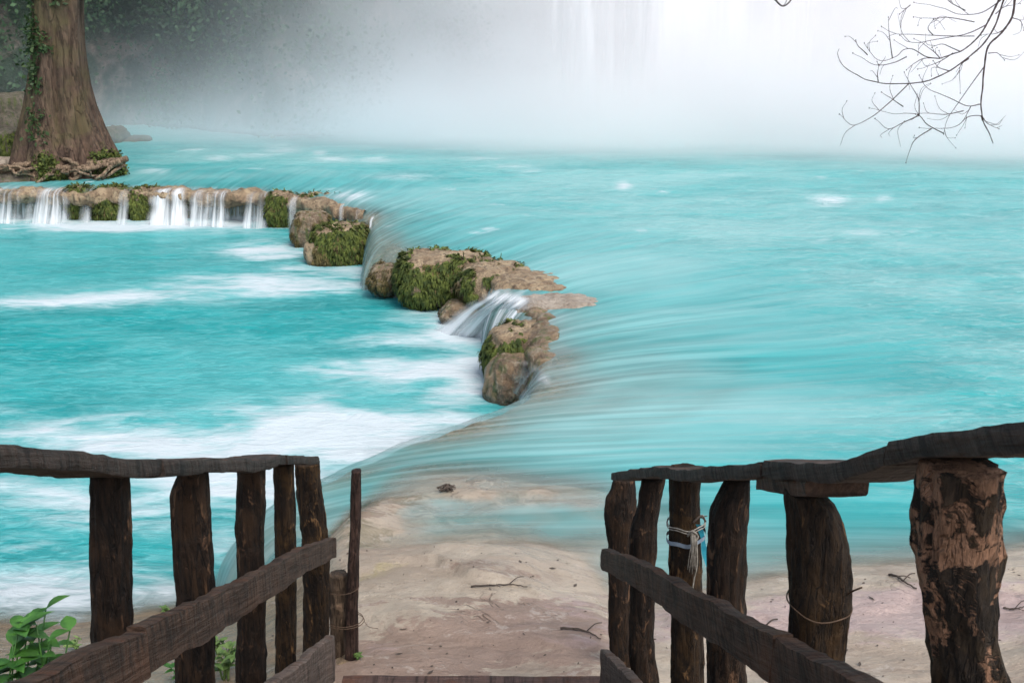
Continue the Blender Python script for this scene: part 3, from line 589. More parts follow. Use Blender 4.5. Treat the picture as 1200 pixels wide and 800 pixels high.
def far_cascade(x0, x1, yt, seed, dens=1.0, zf=LOW-.08, reach=.5):
    w = .0
    c = at_z((x0+x1)/2, yt, 0); k = lambda x, dy, z: None
    def P(x, back, z):
        q = at_z(x, yt, 0); P_ = np.array([q[0], q[1]+back, z]); a, b = proj(P_[None]); return (a[0], b[0], z)
    sp_ = (x1-x0)*.08
    cascade([[P(x0, .35, .02), P((x0+x1)/2, .35, .03), P(x1, .35, .02)], [P(x0-sp_*.3, -.12, -.06), P((x0+x1)/2, -.16, -.05), P(x1+sp_*.3, -.12, -.06)],
             [P(x0-sp_, -.27, -.35), P((x0+x1)/2, -.32, -.33), P(x1+sp_, -.27, -.35)], [P(x0-sp_*1.6, -reach, zf), P((x0+x1)/2, -reach-.05, zf), P(x1+sp_*1.6, -reach, zf)]], seed, dens)
for i, (a, b, yt, dn_) in enumerate([(-120,-20,222,1),(-18,30,222,1.15),(34,84,222,1.15),(97,112,220,.9),(142,154,222,.85),(178,220,222,1.15),(224,250,224,1),(246,270,225,1.05),(290,316,226,.95),(338,350,232,.6),(398,404,240,.7),(416,424,246,.8),(433,438,256,.8)]):
    far_cascade(a, b, yt, i*1.7, dn_, reach=.55 if b < 330 else .3)
cascade([[(580,334,.04),(608,343,.05),(642,354,.04)],[(562,346,-.10),(594,355,-.08),(630,364,-.10)],[(535,362,-.36),(574,370,-.38),(616,380,-.38)],[(503,390,LOW-.04),(550,396,LOW-.04),(602,398,LOW-.04)]], 31, 2.3, strand=18)
cascade([[(588,336,.05),(612,344,.06),(640,352,.05)],[(570,350,-.08),(596,357,-.07),(622,365,-.08)],[(548,366,-.33),(578,373,-.35),(606,380,-.35)],[(522,392,LOW-.04),(556,397,LOW-.04),(596,398,LOW-.04)]], 37, 1.5, strand=18)
cascade([[(543,318,.0),(547,318,.0),(552,319,.0)],[(543,326,-.1),(547,327,-.1),(552,328,-.1)],[(542,350,-.5),(547,351,-.5),(553,352,-.5)]], 33, .7, n=20)
cascade([[(606,420,.0),(615,420,.0),(624,422,.0)],[(600,432,-.15),(612,434,-.15),(622,436,-.15)],[(592,458,LOW),(608,461,LOW),(622,462,LOW)]], 35, .55, n=30)
cascade([[(622,418,.02),(640,432,.02),(656,450,.0)],[(608,436,-.2),(622,446,-.18),(634,458,-.16)],[(590,464,LOW-.04),(602,472,LOW-.04),(618,476,LOW-.04)]], 39, 1.1, n=40)
# ------------------------------------------------------------------ small plants
def leaf_geo(mb, p, dirv, up, L_, Wd, fold=.25, n=5):
    d = np.asarray(dirv, float); d /= np.linalg.norm(d); s = np.cross(d, up); s /= np.linalg.norm(s)+1e-9; u = np.cross(s, d)
    V = []
    for i in range(n+1):
        t = i/n; w = Wd*math.sin(math.pi*min(1, t**.75*.97+.02))*.5
        c = np.asarray(p)+d*L_*t-u*L_*.28*t*t
        V += [c-s*w+u*w*fold, c, c+s*w+u*w*fold]
    f = []
    for i in range(n):
        a = i*3; f += [(a, a+1, a+4, a+3), (a+1, a+2, a+5, a+4)]
    mb.add(V, f)
def plant(name, label, base, h, nst, nlf, LL, mat, seed, cat='plant', group=None, spread=.5, stem_r=.006):
    r_ = np.random.default_rng(seed); base = np.asarray(base, float)
    root = thing(name, base, label, cat, group); st = MB(); lf = MB()
    for k in range(nst):
        a = r_.uniform(0, 2*np.pi); out = np.array([math.cos(a), math.sin(a), 0])*spread*h*r_.uniform(.2, 1)
        hh = h*r_.uniform(.65, 1.05); off = r_.normal(size=3)*np.array([.06, .06, 0])*h
        pts = spline([base+off, base+off+out*.35+np.array([0, 0, hh*.55]), base+off+out+np.array([0, 0, hh])], 9)
        st.tube(pts, np.linspace(stem_r, stem_r*.4, 9), 6)
        for j in range(nlf):
            t = r_.uniform(.35, 1); p = pts[min(8, int(t*8.99))]; b = r_.uniform(0, 2*np.pi)
            leaf_geo(lf, p, [math.cos(b), math.sin(b), r_.uniform(.1, .9)], np.array([0, 0, 1.]), LL*r_.uniform(.6, 1.15), LL*r_.uniform(.38, .54))
    st.build('stem', M[mat], root); lf.build('foliage', M[mat], root)
    return root
pb = at_d(8, 860, 3.6); zg = float(ground_z(np.array([pb[0]]), np.array([pb[1]]))[0])
pt = at_d(22, 746, 3.6)
plant('leafy_plant', 'bright green broad leaved plant at the bottom left, outside the left railing', (pb[0]+.02, pb[1], zg), pt[2]-zg+.05, 15, 13, .115, 'leaf', 3, spread=.22, stem_r=.006)
def gplant(px_, py_, z0, *a, **k):
    b = at_z(px_, py_, z0)
    for _ in range(6): b = at_z(px_, py_, float(ground_z(np.array([b[0]]), np.array([b[1]]))[0]))
    return plant(k.pop('name', 'weed'), k.pop('label'), b, *a, **k)
WG = 'weeds under the left railing'
gplant(265, 795, -.1, .22, 6, 7, .075, 'weed', 11, label='largest weed under the left railing, right of the second post from the left', group=WG, cat='weed')
gplant(215, 800, -.2, .15, 5, 6, .08, 'leaf', 12, label='dark leaved weed behind the second left railing post', group=WG, cat='weed')
gplant(255, 765, -.2, .12, 6, 6, .05, 'weed', 13, label='small weed on the sandy bank seen between two left railing posts', group=WG, cat='weed')
gplant(372, 715, -.1, .05, 4, 5, .03, 'weed', 14, label='tiny weed by the end post of the left railing', group=WG, cat='weed')
gplant(90, 760, -.4, .07, 7, 5, .04, 'weed', 15, label='low weed on the sand beside the leafy plant', group=WG, cat='weed', spread=1.2)
gplant(196, 715, -.7, .05, 6, 5, .03, 'weed', 16, label='fine weed at the water edge left of the second left railing post', group=WG, cat='weed', spread=1.5)
gplant(420, 772, .15, .035, 5, 4, .03, 'weed', 17, label='tuft of grass at the foot of the thin pole', cat='weed', name='grass_tuft')
b = at_y(521, 302, 16.9); plant('seedling', 'light green leafy seedling growing on top of the largest mossy rock', (b[0], b[1], b[2]-.05), .20, 7, 7, .075, 'weed', 21, spread=.9)

# ------------------------------------------------------------------ tree on the left
TD = 27.2
tb = at_z(70, 203, .02); TD = tb[1]
root = thing('cypress_tree', (tb[0], tb[1], 0), 'old cypress tree with fluted flaring brown trunk standing at the water on the left', 'tree')
prof = [(225,20,152),(212,22,150),(200,25,143),(190,27,138),(180,29,133),(165,31,125),(150,33,118),(125,36,109),(100,38,103),(70,40,99),(50,41,97),(0,40,96),(-60,40,98),(-160,44,95),(-300,50,92)]
rows = []; na = 120; an = np.linspace(0, 2*np.pi, na, endpoint=False)
zs = []; cxs = []; rs = []
for y_, a, b in prof:
    pa, pb_ = at_y(a, y_, TD), at_y(b, y_, TD); zs.append(pa[2]); cxs.append((pa[0]+pb_[0])/2); rs.append((pb_[0]-pa[0])/2)
zz = np.linspace(zs[0], zs[-1], 170); cx_ = np.interp(zz, zs, cxs); rr = np.interp(zz, zs, rs)
A_, Z_ = np.meshgrid(an, zz); low = sstep(3.5, -.2, zz)[:, None]
q = np.stack([np.cos(A_)*1.9, np.sin(A_)*1.9, Z_*.10], -1); q2 = np.stack([np.cos(A_)*6, np.sin(A_)*6, Z_*.25], -1)
rad = rr[:, None]*(1+fbm(q+4, 3)*(.12+.18*low)+fbm(q2, 3)*.055-.045*np.abs(fbm(q*1.9+9, 2))*(1+low)*1.6-.0)
V = np.stack([cx_[:, None]+np.cos(A_)*rad, tb[1]+np.sin(A_)*rad*.95, Z_], -1).reshape(-1, 3)
trunk = mesh_obj('trunk', V, grid_faces(len(zz), na, True), M['trunk'], root)
mb = MB()
for (a, b, r0) in [((90,-12),(130,-30),.22), ((60,-60),(-40,-120),.3), ((80,-100),(170,-190),.28)]:
    p0, p1 = at_y(a[0], a[1], TD-.1), at_y(b[0], b[1], TD-.6)
    mb.tube(spline([p0, (p0+p1)/2+np.array([0, 0, -.1]), p1], 10), np.linspace(r0, r0*.7, 10), 10)
mb.build('branch', M['trunk'], root)
rr_ = np.random.default_rng(5)
for k in range(46):
    a0 = rr_.uniform(20, 150); far_end = rr_.uniform(-70, 20) if k < 28 else rr_.uniform(20, 150)
    mb = MB(); y0 = rr_.uniform(192, 205)
    pts = [at_y(a0, y0-8, TD-rr_.uniform(.2, 1.0)), at_y(a0*.6+far_end*.4, y0+4+rr_.uniform(-4, 6), TD-rr_.uniform(.6, 1.3)), at_y(a0*.3+far_end*.7, 203+rr_.uniform(-8, 9), TD-rr_.uniform(.5, 1.6)), at_y(far_end, 206+rr_.uniform(-14, 9), TD-rr_.uniform(.2, 1.7))]
    pp = spline(pts, 22); pp += fbm(pp*1.7+k, 3)[:, None]*np.array([.1, .2, .12])
    mb.tube(pp, np.linspace(.085, .03, 22)*rr_.uniform(.6, 1.2), 7); mb.build('root', M['root'], root)
def leaf_cloud(name, mat, parent, pts, nrm, size, seed):
    r_ = np.random.default_rng(seed); n = len(pts); mbv = np.empty((n, 4, 3))
    d = r_.normal(size=(n, 3))+nrm*.3+np.array([0, 0, -.5]); d /= np.linalg.norm(d, axis=1)[:, None]; s = np.cross(d, r_.normal(size=(n, 3))); s /= np.linalg.norm(s, axis=1)[:, None]
    l_ = size*(.6+.8*r_.random(n))[:, None]
    mbv[:, 0] = pts; mbv[:, 1] = pts+d*l_*.5+s*l_*.33; mbv[:, 2] = pts+d*l_; mbv[:, 3] = pts+d*l_*.5-s*l_*.33
    return mesh_obj(name, mbv.reshape(-1, 3), [(4*i, 4*i+1, 4*i+2, 4*i+3) for i in range(n)], mat, parent, smooth=False)
def trunk_patch(boxes, n, seed, name, mat, size):
    r_ = np.random.default_rng(seed); nn = Vn = V; ppx, ppy = proj(V); sel = np.zeros(len(V), bool)
    q = fbm(V*np.array([1.2, 1.2, .5])+seed, 3)
    for x0, y0, x1, y1 in boxes: sel |= (ppx > x0) & (ppx < x1) & (ppy > y0) & (ppy < y1) & (V[:, 1] < tb[1]+.1) & (q > -.15)
    idx = np.where(sel)[0]
    if not len(idx): return
    pk = r_.choice(idx, n); c = np.c_[np.interp(V[pk, 2], zz, cx_), np.full(n, tb[1]), V[pk, 2]]; nr = V[pk]-c; nr /= np.linalg.norm(nr, axis=1)[:, None]
    leaf_cloud(name, mat, root, V[pk]+r_.normal(size=(n, 3))*.07+nr*(.02+.10*r_.random(n))[:, None], nr, size, seed)
trunk_patch([(38,-60,60,60),(38,125,56,165),(60,-60,75,0),(38,60,46,110)], 1300, 31, 'ivy', M['ivy'], .11)
trunk_patch([(48,182,88,212),(108,180,140,205)], 2400, 32, 'moss', M['moss'], .10)

# bank under the tree
bx = np.arange(-40, -9.3, .16); by = np.arange(25.2, 46, .2); BX, BY = np.meshgrid(bx, by, indexing='ij')
e = np.interp(BY, [25.2, 26.5, 28.6, 33, 40, 46], [-14.6, -11.6, -10.8, -14.6, -17.5, -18.5])
BZ = -.5+.75*sstep(.9, -1.3, BX-e+fbm(np.stack([BX*.7, BY*.7, 0*BX], -1), 3)*.5)*sstep(25.2, 26.4, BY)+.5*np.maximum(0, (e-BX-4))*sstep(27, 31, BY)*.6+.12*fbm(np.stack([BX*1.2, BY*1.2, 0*BX], -1), 4)
BZ = np.minimum(BZ, 9)
mesh = mesh_obj('river_bank', np.c_[BX.ravel(), BY.ravel(), BZ.ravel()], grid_faces(len(bx), len(by))[:, ::-1], M['boulder']); tag(mesh, kind='structure')
rock('boulder', 'large brown boulder on the bank left of the cypress trunk', 'boulder', (-14,108,42,168), 3.0, M['boulder'], 41, ybase=31, zb=-.4, lvl=4)
rock('boulder', 'lower mossy boulder on the bank between the roots and the large boulder', 'boulder', (-10,150,30,186), 1.6, M['boulder'], 42, D(cov=.5, n=900, ln=.2), ybase=29, zb=-.4, lvl=4)
rock('boulder', 'grey boulder at the waterline right behind the cypress trunk', 'boulder', (112,148,142,170), 2.0, M['boulder'], 43, ybase=36, zb=-.4, lvl=4)
rock('boulder', 'flat low rock at the far waterline right of the cypress', 'boulder', (135,158,172,167), 1.6, M['boulder'], 44, ybase=37, zb=-.4, lvl=4)
rock('boulder', 'small pale stone at the left edge beside the cypress roots', 'boulder', (-8,182,12,200), .9, M['pale'], 45, ybase=27.3, zb=-.2, lvl=4)

# ------------------------------------------------------------------ cliff, its plants, the waterfall
u = np.arange(-60, 60, .35); v = np.arange(-1.5, 24, .35); U, Vv = np.meshgrid(u, v, indexing='ij')
Yc = 47+1.2*np.sin(U*.23)+.0-4.5*sstep(0, -8, U)-7*sstep(-15, -30, U)-8*sstep(22, 40, U)+.12*Vv
n3 = fbm(np.stack([U*.16, Vv*.10, 0*U], -1), 5)*3.2+fbm(np.stack([U*.5, Vv*.28, 0*U], -1)+3, 4)*1.0
CV = np.stack([U, Yc+n3, Vv], -1)
cl = mesh_obj('cliff', CV.reshape(-1, 3), grid_faces(len(u), len(v)), M['cliff']); tag(cl, kind='structure')
r_ = np.random.default_rng(77); C = CV.reshape(-1, 3); qn = fbm(C*np.array([.35, .35, .35])+2, 4)
w = np.where((C[:, 2] > .2) & (C[:, 2] < 12) & (C[:, 0] < 8), sstep(-.25, .35, qn)+.02, 0); pk = r_.choice(len(C), 55000, p=w/w.sum())
pts = C[pk]+r_.normal(size=(len(pk), 3))*np.array([.4, .35, .4])+np.array([0, -.5, 0])
veg = leaf_cloud('cliff_vegetation', M['shrub'], None, pts, np.tile([0, -1., 0], (len(pk), 1)), .19, 78); tag(veg, kind='stuff')
def curtain(name, x0, x1, y, seed, soft=1.5):
    u = np.linspace(x0, x1, 160); v = np.linspace(-.5, 22, 60); U, Vv = np.meshgrid(u, v, indexing='ij')
    Yw = y+.07*Vv+fbm(np.stack([U*.5, Vv*.03, 0*U+seed], -1), 4)*.7
    ed = sstep(0, soft, U-x0-.35*fbm(np.stack([Vv*.3, 0*U+seed, 0*U], -1), 3))*sstep(0, soft, x1-U)
    o = mesh_obj(name, np.stack([U, Yw, Vv], -1).reshape(-1, 3), grid_faces(len(u), len(v)), M['fall'], attrs=dict(edge=ed)); tag(o, kind='structure')
curtain('waterfall', .9, 9.6, 40.6, 1); curtain('waterfall', 8.4, 13.0, 41.4, 2, 2.0); curtain('waterfall', 13.4, 34, 40.2, 3, 2.0); curtain('waterfall', 10.0, 11.6, 40.5, 4, .5); curtain('waterfall', 2.0, 5.2, 39.9, 5, 1.0)

# spray drifting off the waterfall
m = NT('spray'); p = m.pos(); xyz = m.n('SeparateXYZ', Vector=p); x, y, z = xyz.outputs
nz_ = m.noise(m.map(p, (.10, .10, .16)), 1, 2, .5)
right = m.ramp(x, -15, 4)                      # thickest in front of the fall
yfade = m.ramp(m.math('ADD', y, m.math('MULTIPLY', x, .18)), 27.5, 41)
hh = m.math('ADD', 1.9, m.math('MULTIPLY', right, 3.0))
zf = m.math('EXPONENT', m.math('MULTIPLY', m.math('DIVIDE', z, hh), -1.0))
lft = m.ramp(x, -18, -8.5, .25, 1.35)
zf = m.math('ADD', zf, m.math('MULTIPLY', m.math('EXPONENT', m.math('MULTIPLY', z, -1.1)), 1.5))
dn = m.math('MULTIPLY', m.math('MULTIPLY', zf, yfade), m.math('ADD', .105, m.math('MULTIPLY', right, .33)))
dn = m.math('MULTIPLY', m.math('MULTIPLY', dn, lft), m.ramp(nz_, .28, .72, .3, 1.7, False))
vol = m.n('VolumePrincipled', Density=dn, Anisotropy=.0, Color=m.mix(right, (.88, .955, 1.0), (1.0, .982, .988)))
m.t.links.new(vol.outputs[0], m.out.inputs['Volume'])
bxv = [(a, b, c) for a in (-30, 34) for b in (24, 46.5) for c in (.15, 11)]
sp = mesh_obj('spray_mist', bxv, [(0, 1, 3, 2), (4, 6, 7, 5), (0, 4, 5, 1), (2, 3, 7, 6), (0, 2, 6, 4), (1, 5, 7, 3)], m.m, smooth=False); tag(sp, kind='stuff')

# ------------------------------------------------------------------ stairs and railings
XR, XL, SLX = .787, -.776, -.046
def dep(px_, x0): return x0/((px_-600)/F-SLX)
def post(parent, edges, x0, cpx, mat, seed, zbot=None, sq=1.0, depth=None, peel=None, name='post', cut=0.0, ragged=1.0, slim=1.0):
    """edges: (py, left px, right px) from the top down; a log standing at the railing line"""
    d = dep(cpx, x0) if depth is None else depth
    yw = at_d(cpx, edges[0][0], d)[1]
    zs, cs, hs = [], [], []
    for y_, a, b in edges:
        pa, pb_ = at_y(a, y_, yw), at_y(b, y_, yw); zs.append(pa[2]); cs.append((pa[0]+pb_[0])/2); hs.append((pb_[0]-pa[0])/2*slim)
    zs, cs, hs = map(np.array, (zs, cs, hs))
    if zbot is None: zbot = float(ground_z(np.array([cs[-1]]), np.array([yw]))[0])-.06
    if zbot < zs[-1]-.01: zs = np.r_[zs, zbot]; cs = np.r_[cs, cs[-1]]; hs = np.r_[hs, hs[-1]*1.04]
    n = max(24, int((zs[0]-zs[-1])/.012)); z_ = np.linspace(zs[0], zs[-1], n)
    def sm(v):
        f = np.interp(z_, zs[::-1], v[::-1]); k = max(1, n//90); ker = np.hanning(2*k+3); ker /= ker.sum(); return np.convolve(np.pad(f, k+1, mode='edge'), ker, 'valid')
    c_, h_ = sm(cs), sm(hs); na = 40; an = np.linspace(0, 2*np.pi, na, endpoint=False)
    A_, Z_ = np.meshgrid(an, z_); co_, si_ = np.cos(A_), np.sin(A_)
    mean_h = np.median(hs)
    q = np.stack([co_*1.2, si_*1.2, Z_*2.6+seed*7], -1); q2 = np.stack([co_*4.5, si_*4.5, Z_*5+seed*3], -1); q3 = np.stack([co_*9, si_*9, Z_*16+seed], -1)
    rad = 1+.11*fbm(q, 2)+.10*fbm(q2, 3)+(.07*fbm(q3, 3)+.05*np.abs(perlin(q2*1.7)))*ragged
    V = np.stack([c_[:, None]+co_*h_[:, None]*rad, yw+si_*(.5*h_[:, None]+.5*mean_h)*rad*sq, Z_], -1)
    # an uneven saw cut at the top
    V[0, :, 2] += (cut*np.cos(an)*h_[0]); 
    V = np.concatenate([V.reshape(-1, 3), [[c_[0], yw, zs[0]+.002], [c_[-1], yw, zs[-1]]]])
    f = [tuple(x)[::-1] for x in grid_faces(n, na, True)]; t0 = n*na
    f += [(j, (j+1) % na, t0) for j in range(na)]+[(t0+1, (n-1)*na+(j+1) % na, (n-1)*na+j) for j in range(na)]
    at = {'peel': sstep(*peel, V[:, 2]) if peel else np.zeros(len(V))}
    o = mesh_obj(name, V, f, mat, parent, attrs=at)
    return o, yw
def c4(l): return [(520+y/2.858, 680+a/2.858, 680+b/2.858) for y, a, b in l]
def c5(l): return [(480+y/2.5, 860+a/2.5, 860+b/2.5) for y, a, b in l]
def c1(l): return [(500+y/2.667, a/2.667, b/2.667) for y, a, b in l]
def c2(l): return [(510+y/2.758, 180+a/2.758, 180+b/2.758) for y, a, b in l]

def board(name, parent, top, th, width, x0, mat, side=0, seed=0, sub=10, level=0.0, off=0.0, wob=1.0):
    """a rough sawn board: top = (px, py) along its upper visible edge, th = vertical size, width = lateral size (towards -x from x0 if side<0, + if side>0, centred if 0)"""
    pts = np.array([at_d(a, b, dep(a, x0)) for a, b in top]); pts[:, 2] += off
    n = max(8, int(np.linalg.norm(pts[-1]-pts[0])/.02)); 
    t0 = np.r_[0, np.cumsum(np.linalg.norm(np.diff(pts, axis=0), axis=1))]; t = np.linspace(0, t0[-1], n)
    P = np.stack([np.interp(t, t0, pts[:, k]) for k in range(3)], 1)
    ker = np.hanning(9); ker /= ker.sum()
    P2 = np.stack([np.convolve(np.pad(P[:, k], 4, mode='reflect', reflect_type='odd'), ker, 'valid') for k in range(3)], 1)
    d = P[-1]-P[0]; d[2] = 0; d /= np.linalg.norm(d); lat = np.array([d[1], -d[0], 0]); lat *= np.sign(lat[0])
    a, b = {0: (-.5, .5), -1: (-1, 0), 1: (0, 1)}[side]
    ku, kv = 5, 5
    prof = []
    for i in range(ku): prof.append((a+(b-a)*i/ku, 0))
    for i in range(kv): prof.append((b, -i/kv))
    for i in range(ku): prof.append((b-(b-a)*i/ku, -1))
    for i in range(kv): prof.append((a, -1+i/kv))
    prof = np.array(prof); m_ = len(prof)
    corner = np.abs(np.abs(prof[:, 1]+.5)-.5)+np.abs(np.abs(prof[:, 0]-(a+b)/2)-.5) < 1e-6
    V = P2[:, None]+prof[None, :, :1]*width*lat+prof[None, :, 1:]*th*np.array([0, 0, 1.])
    ctr = P2[:, None]+(a+b)/2*width*lat-np.array([0, 0, th/2])
    V = np.where(corner[None, :, None], V+(ctr-V)*.035, V)
    nz_ = np.stack([fbm(V*np.array([9, 9, 16])+seed*5+k*9, 3) for k in (0, 1, 2)], -1)
    nz2 = np.stack([fbm(V*3.0+seed*3+k*9, 2) for k in (0, 1, 2)], -1)
    V = V+(nz_*.004+nz2*.009)*wob
    base = P2[0]; 
    V = V.reshape(-1, 3); V = np.concatenate([V, [ctr[0, 0], ctr[-1, 0]]])
    f = [tuple(x) for x in grid_faces(n, m_, True)]; t1 = n*m_
    f += [(t1, j, (j+1) % m_)[::-1] for j in range(m_)]+[(t1+1, (n-1)*m_+j, (n-1)*m_+(j+1) % m_) for j in range(m_)]
    o = mesh_obj(name, V, f, mat, smooth=False)
    # local x along the board so that its grain follows it
    dd = P2[-1]-P2[0]; o_rot = Vector(dd).to_track_quat('X', 'Z')
    from mathutils import Matrix
    Mx = Matrix.Translation(Vector(base)) @ o_rot.to_matrix().to_4x4()
    o.data.transform(Mx.inverted()); 
    if parent is not None:
        o.parent = parent; o.matrix_basis = Matrix.Translation(-Vector(parent.location)) @ Mx
    else: o.matrix_basis = Mx
    import bmesh
    bm = bmesh.new(); bm.from_mesh(o.data); bmesh.ops.recalc_face_normals(bm, faces=bm.faces); bm.to_mesh(o.data); bm.free()
    o.data.shade_smooth(); 
    try: o.data.set_sharp_from_angle(angle=R(38))
    except Exception: pass
    return o
g0 = at_d(367, 780, 5.24); lr = thing('wooden_railing', (g0[0], g0[1], .1), 'left rustic railing of dark log posts and rough boards beside the steps', 'railing')
g0 = at_d(725, 780, 5.24); rr2 = thing('wooden_railing', (g0[0], g0[1], .1), 'right rustic railing with crooked log posts, one peeled and one tied with string', 'railing')
post(lr, c1([(140,286,400),(300,287,407),(450,288,408),(600,288,405),(690,290,405)]), XL, 130, M['post'], 1)
post(lr, c2([(98,98,166),(115,88,168),(140,68,170),(180,56,173),(300,62,181),(400,65,192),(500,75,196),(600,80,196),(800,75,195)]), XL, 225, M['post'], 2)
post(lr, c2([(98,272,358),(250,265,358),(400,270,357),(600,272,358),(800,272,360)]), XL, 293, M['post'], 3)
post(lr, c2([(88,387,453),(300,392,457),(500,395,460),(700,393,458),(790,393,458)]), XL, 334, M['post_ochre'], 4)
post(lr, c2([(84,456,535),(200,463,545),(330,480,563),(500,483,566),(640,484,568),(700,484,566)]), XL, 362, M['post_ochre'], 5)
post(lr, [(556,-140,-24),(900,-140,-24)], XL, -84, M['post'], 6)
post(rr2, c4([(114,112,182),(150,104,183),(180,86,183),(220,79,183),(270,83,180),(340,96,172),(450,95,168),(600,95,170),(780,103,176)]), XR, 725, M['post'], 11, sq=.9)
post(rr2, c4([(114,205,282),(200,195,268),(260,178,258),(300,166,256),(340,166,256),(420,170,250),(520,165,248),(650,165,240),(800,172,262)]), XR, 758, M['post'], 12)
p3o, p3y = post(rr2, c4([(85,300,402),(250,300,402),(400,300,405),(520,305,408),(650,308,412),(800,305,412)]), XR, 803, M['post_ochre'], 13)
post(rr2, c4([(118,492,566),(140,482,566),(180,455,565),(230,436,562),(350,434,555),(500,430,548),(700,428,550),(800,430,555)]), XR, 855, M['post'], 14)
p5o, p5y = post(rr2, c5([(238,150,250),(262,150,262),(266,150,290),(300,152,305),(350,155,325),(420,158,340),(500,165,340),(600,165,335),(700,160,325),(800,185,312)]), XR, 955, M['post_ochre'], 15)
post(rr2, c5([(160,550,785),(250,536,782),(350,528,780),(450,527,785),(550,540,775),(650,560,768),(750,570,798),(820,580,818)]), XR, 1125, M['post_peel'], 16, peel=(2.05, 2.70), ragged=2.0, slim=.91)
# handrails: boards lying on the posts
HW = .15
board('handrail', lr, [(-170,520),(-60,524),(0,527),(30,529),(45,529),(70,534),(110,537),(152,538)], .040, HW, XL, M['hand'], 0, 1)
board('handrail', lr, [(153,537.5),(200,538),(240,538.5),(275,537),(312,533)], .042, HW, XL, M['hand'], 0, 2)
board('handrail', lr, [(313,533.5),(335,534),(355,535.5)], .040, HW, XL, M['hand'], 0, 3)
board('handrail', rr2, [(736,552.5),(752,551),(770,548),(789,545)], .043, HW, XR, M['hand'], 0, 4)
board('handrail', rr2, [(790,545),(805,547),(830,549),(870,547),(900,545),(928,539)], .042, HW, XR, M['hand'], 0, 5)
board('handrail', rr2, [(929,539),(960,542),(1000,542),(1030,536),(1060,526),(1085,519)], .042, HW, XR, M['hand'], 0, 6)
board('handrail', rr2, [(1089,514),(1130,508),(1170,501),(1210,498),(1330,490),(1500,478)], .045, HW, XR, M['hand'], 0, 7)
# small block under the handrail at the broken post
board('packing_block', rr2, [(917,556),(950,559),(982,562)], .038, .13, XR, M['rail'], 0, 8)
# lower rails nailed to the inner faces
IL, IR = XL+.135, XR-.135
board('lower_rail', lr, [(-250,925),(-100,862),(30,800),(100,768),(171,736)], .112, .04, IL, M['rail'], -1, 21)
board('lower_rail', lr, [(172,736),(230,706),(275,686),(330,658),(360,641),(393,630)], .112, .04, IL, M['rail'], -1, 22)
board('lower_rail', rr2, [(705,642),(740,657),(780,675)], .112, .045, IR, M['rail'], 1, 23)
board('lower_rail', rr2, [(779,676),(800,690),(830,704),(860,722),(907,746)], .115, .045, IR, M['rail'], 1, 24)
board('lower_rail', rr2, [(908,747),(960,775),(1000,798),(1100,850),(1300,950)], .115, .045, IR, M['rail'], 1, 25)
# stairs
bz = at_d(550, 794, 5.16)
st = thing('staircase', (bz[0], bz[1], .15), 'weathered wooden steps with side boards going down to the limestone shore', 'stairs')
SL, SR = XL+.15, XR-.15
board('side_board', st, [(150,942),(250,862),(324,800),(360,770),(391,743)], .26, .045, SL, M['stair'], -1, 31, wob=1.2)
board('side_board', st, [(703,760),(720,777),(745,801),(840,880),(960,990)], .26, .045, SR, M['stair'], 1, 32, wob=1.2)
# treads follow the slope of the side boards
pa = at_d(391, 743, dep(391, SL)); pb_ = at_d(250, 862, dep(250, SL)); dirv = (pb_-pa); dirv /= abs(dirv[1])
y_first = 4.52; zt = at_y(550, 790.5, y_first)[2]
for k in range(11):
    yy = y_first-.30*k; zk = zt+.30*k*dirv[2]
    xl = pa[0]+dirv[0]*(pa[1]-yy)+.006; xr = xl+1.31
    n = 50; xs = np.linspace(xl, xr, n); prof = np.array([(-.135, 0), (-.06, 0), (.06, 0), (.135, 0), (.142, -.006), (.142, -.04), (.135, -.045), (-.135, -.045), (-.142, -.04), (-.142, -.006)])
    V = np.stack([np.repeat(xs[:, None], len(prof), 1), yy-.14+prof[None, :, 0]+0*xs[:, None], zk+prof[None, :, 1]+0*xs[:, None]], -1)
    V = V+np.stack([0*V[..., 0], fbm(V*np.array([3, 9, 9])+k, 3)*.007, fbm(V*np.array([2, 7, 7])+k+4, 3)*.006], -1)
    f = [tuple(x) for x in grid_faces(n, len(prof), True)]+[tuple(range(len(prof))), tuple(range((n-1)*len(prof), n*len(prof)))[::-1]]
    o = mesh_obj('tread', V.reshape(-1, 3), f, M['tread'], st)
    import bmesh
    bm = bmesh.new(); bm.from_mesh(o.data); bmesh.ops.recalc_face_normals(bm, faces=bm.faces); bm.to_mesh(o.data); bm.free(); o.data.set_sharp_from_angle(angle=R(38))

# string tied round the third right post
tp_ = at_y(803, 616, p3y); rope = thing('tied_string', tp_, 'knotted grey string and pale strip tied round the third right railing post', 'string')
def loop_pts(ppx, y0, y1, r, n=40, extra=0.0):
    c0 = at_y(ppx, y0, p3y); a = np.linspace(-.3, 2*np.pi+.3, n)
    return np.c_[c0[0]+np.cos(a)*r, p3y+np.sin(a)*r*1.05, c0[2]+(y0-y1)/F*3.66*np.sin(a/2)*.8+.004*np.sin(a*5)]
hw = .067
mb = MB(); mb.tube(loop_pts(804, 608, 614, hw), .0024, 6); mb.tube(loop_pts(804, 611, 616, hw+.002), .002, 6); mb.build('cord', M['rope'], rope)
mb = MB(); lp = loop_pts(804, 622, 634, hw+.003)
V = []; 
for q in lp: V += [q+np.array([0, 0, .008]), q-np.array([0, 0, .008])]
mb.add(V, [(2*i, 2*i+1, 2*i+3, 2*i+2) for i in range(len(lp)-1)]); mb.build('strip', M['cloth'], rope)
mb = MB(); r_ = np.random.default_rng(3)
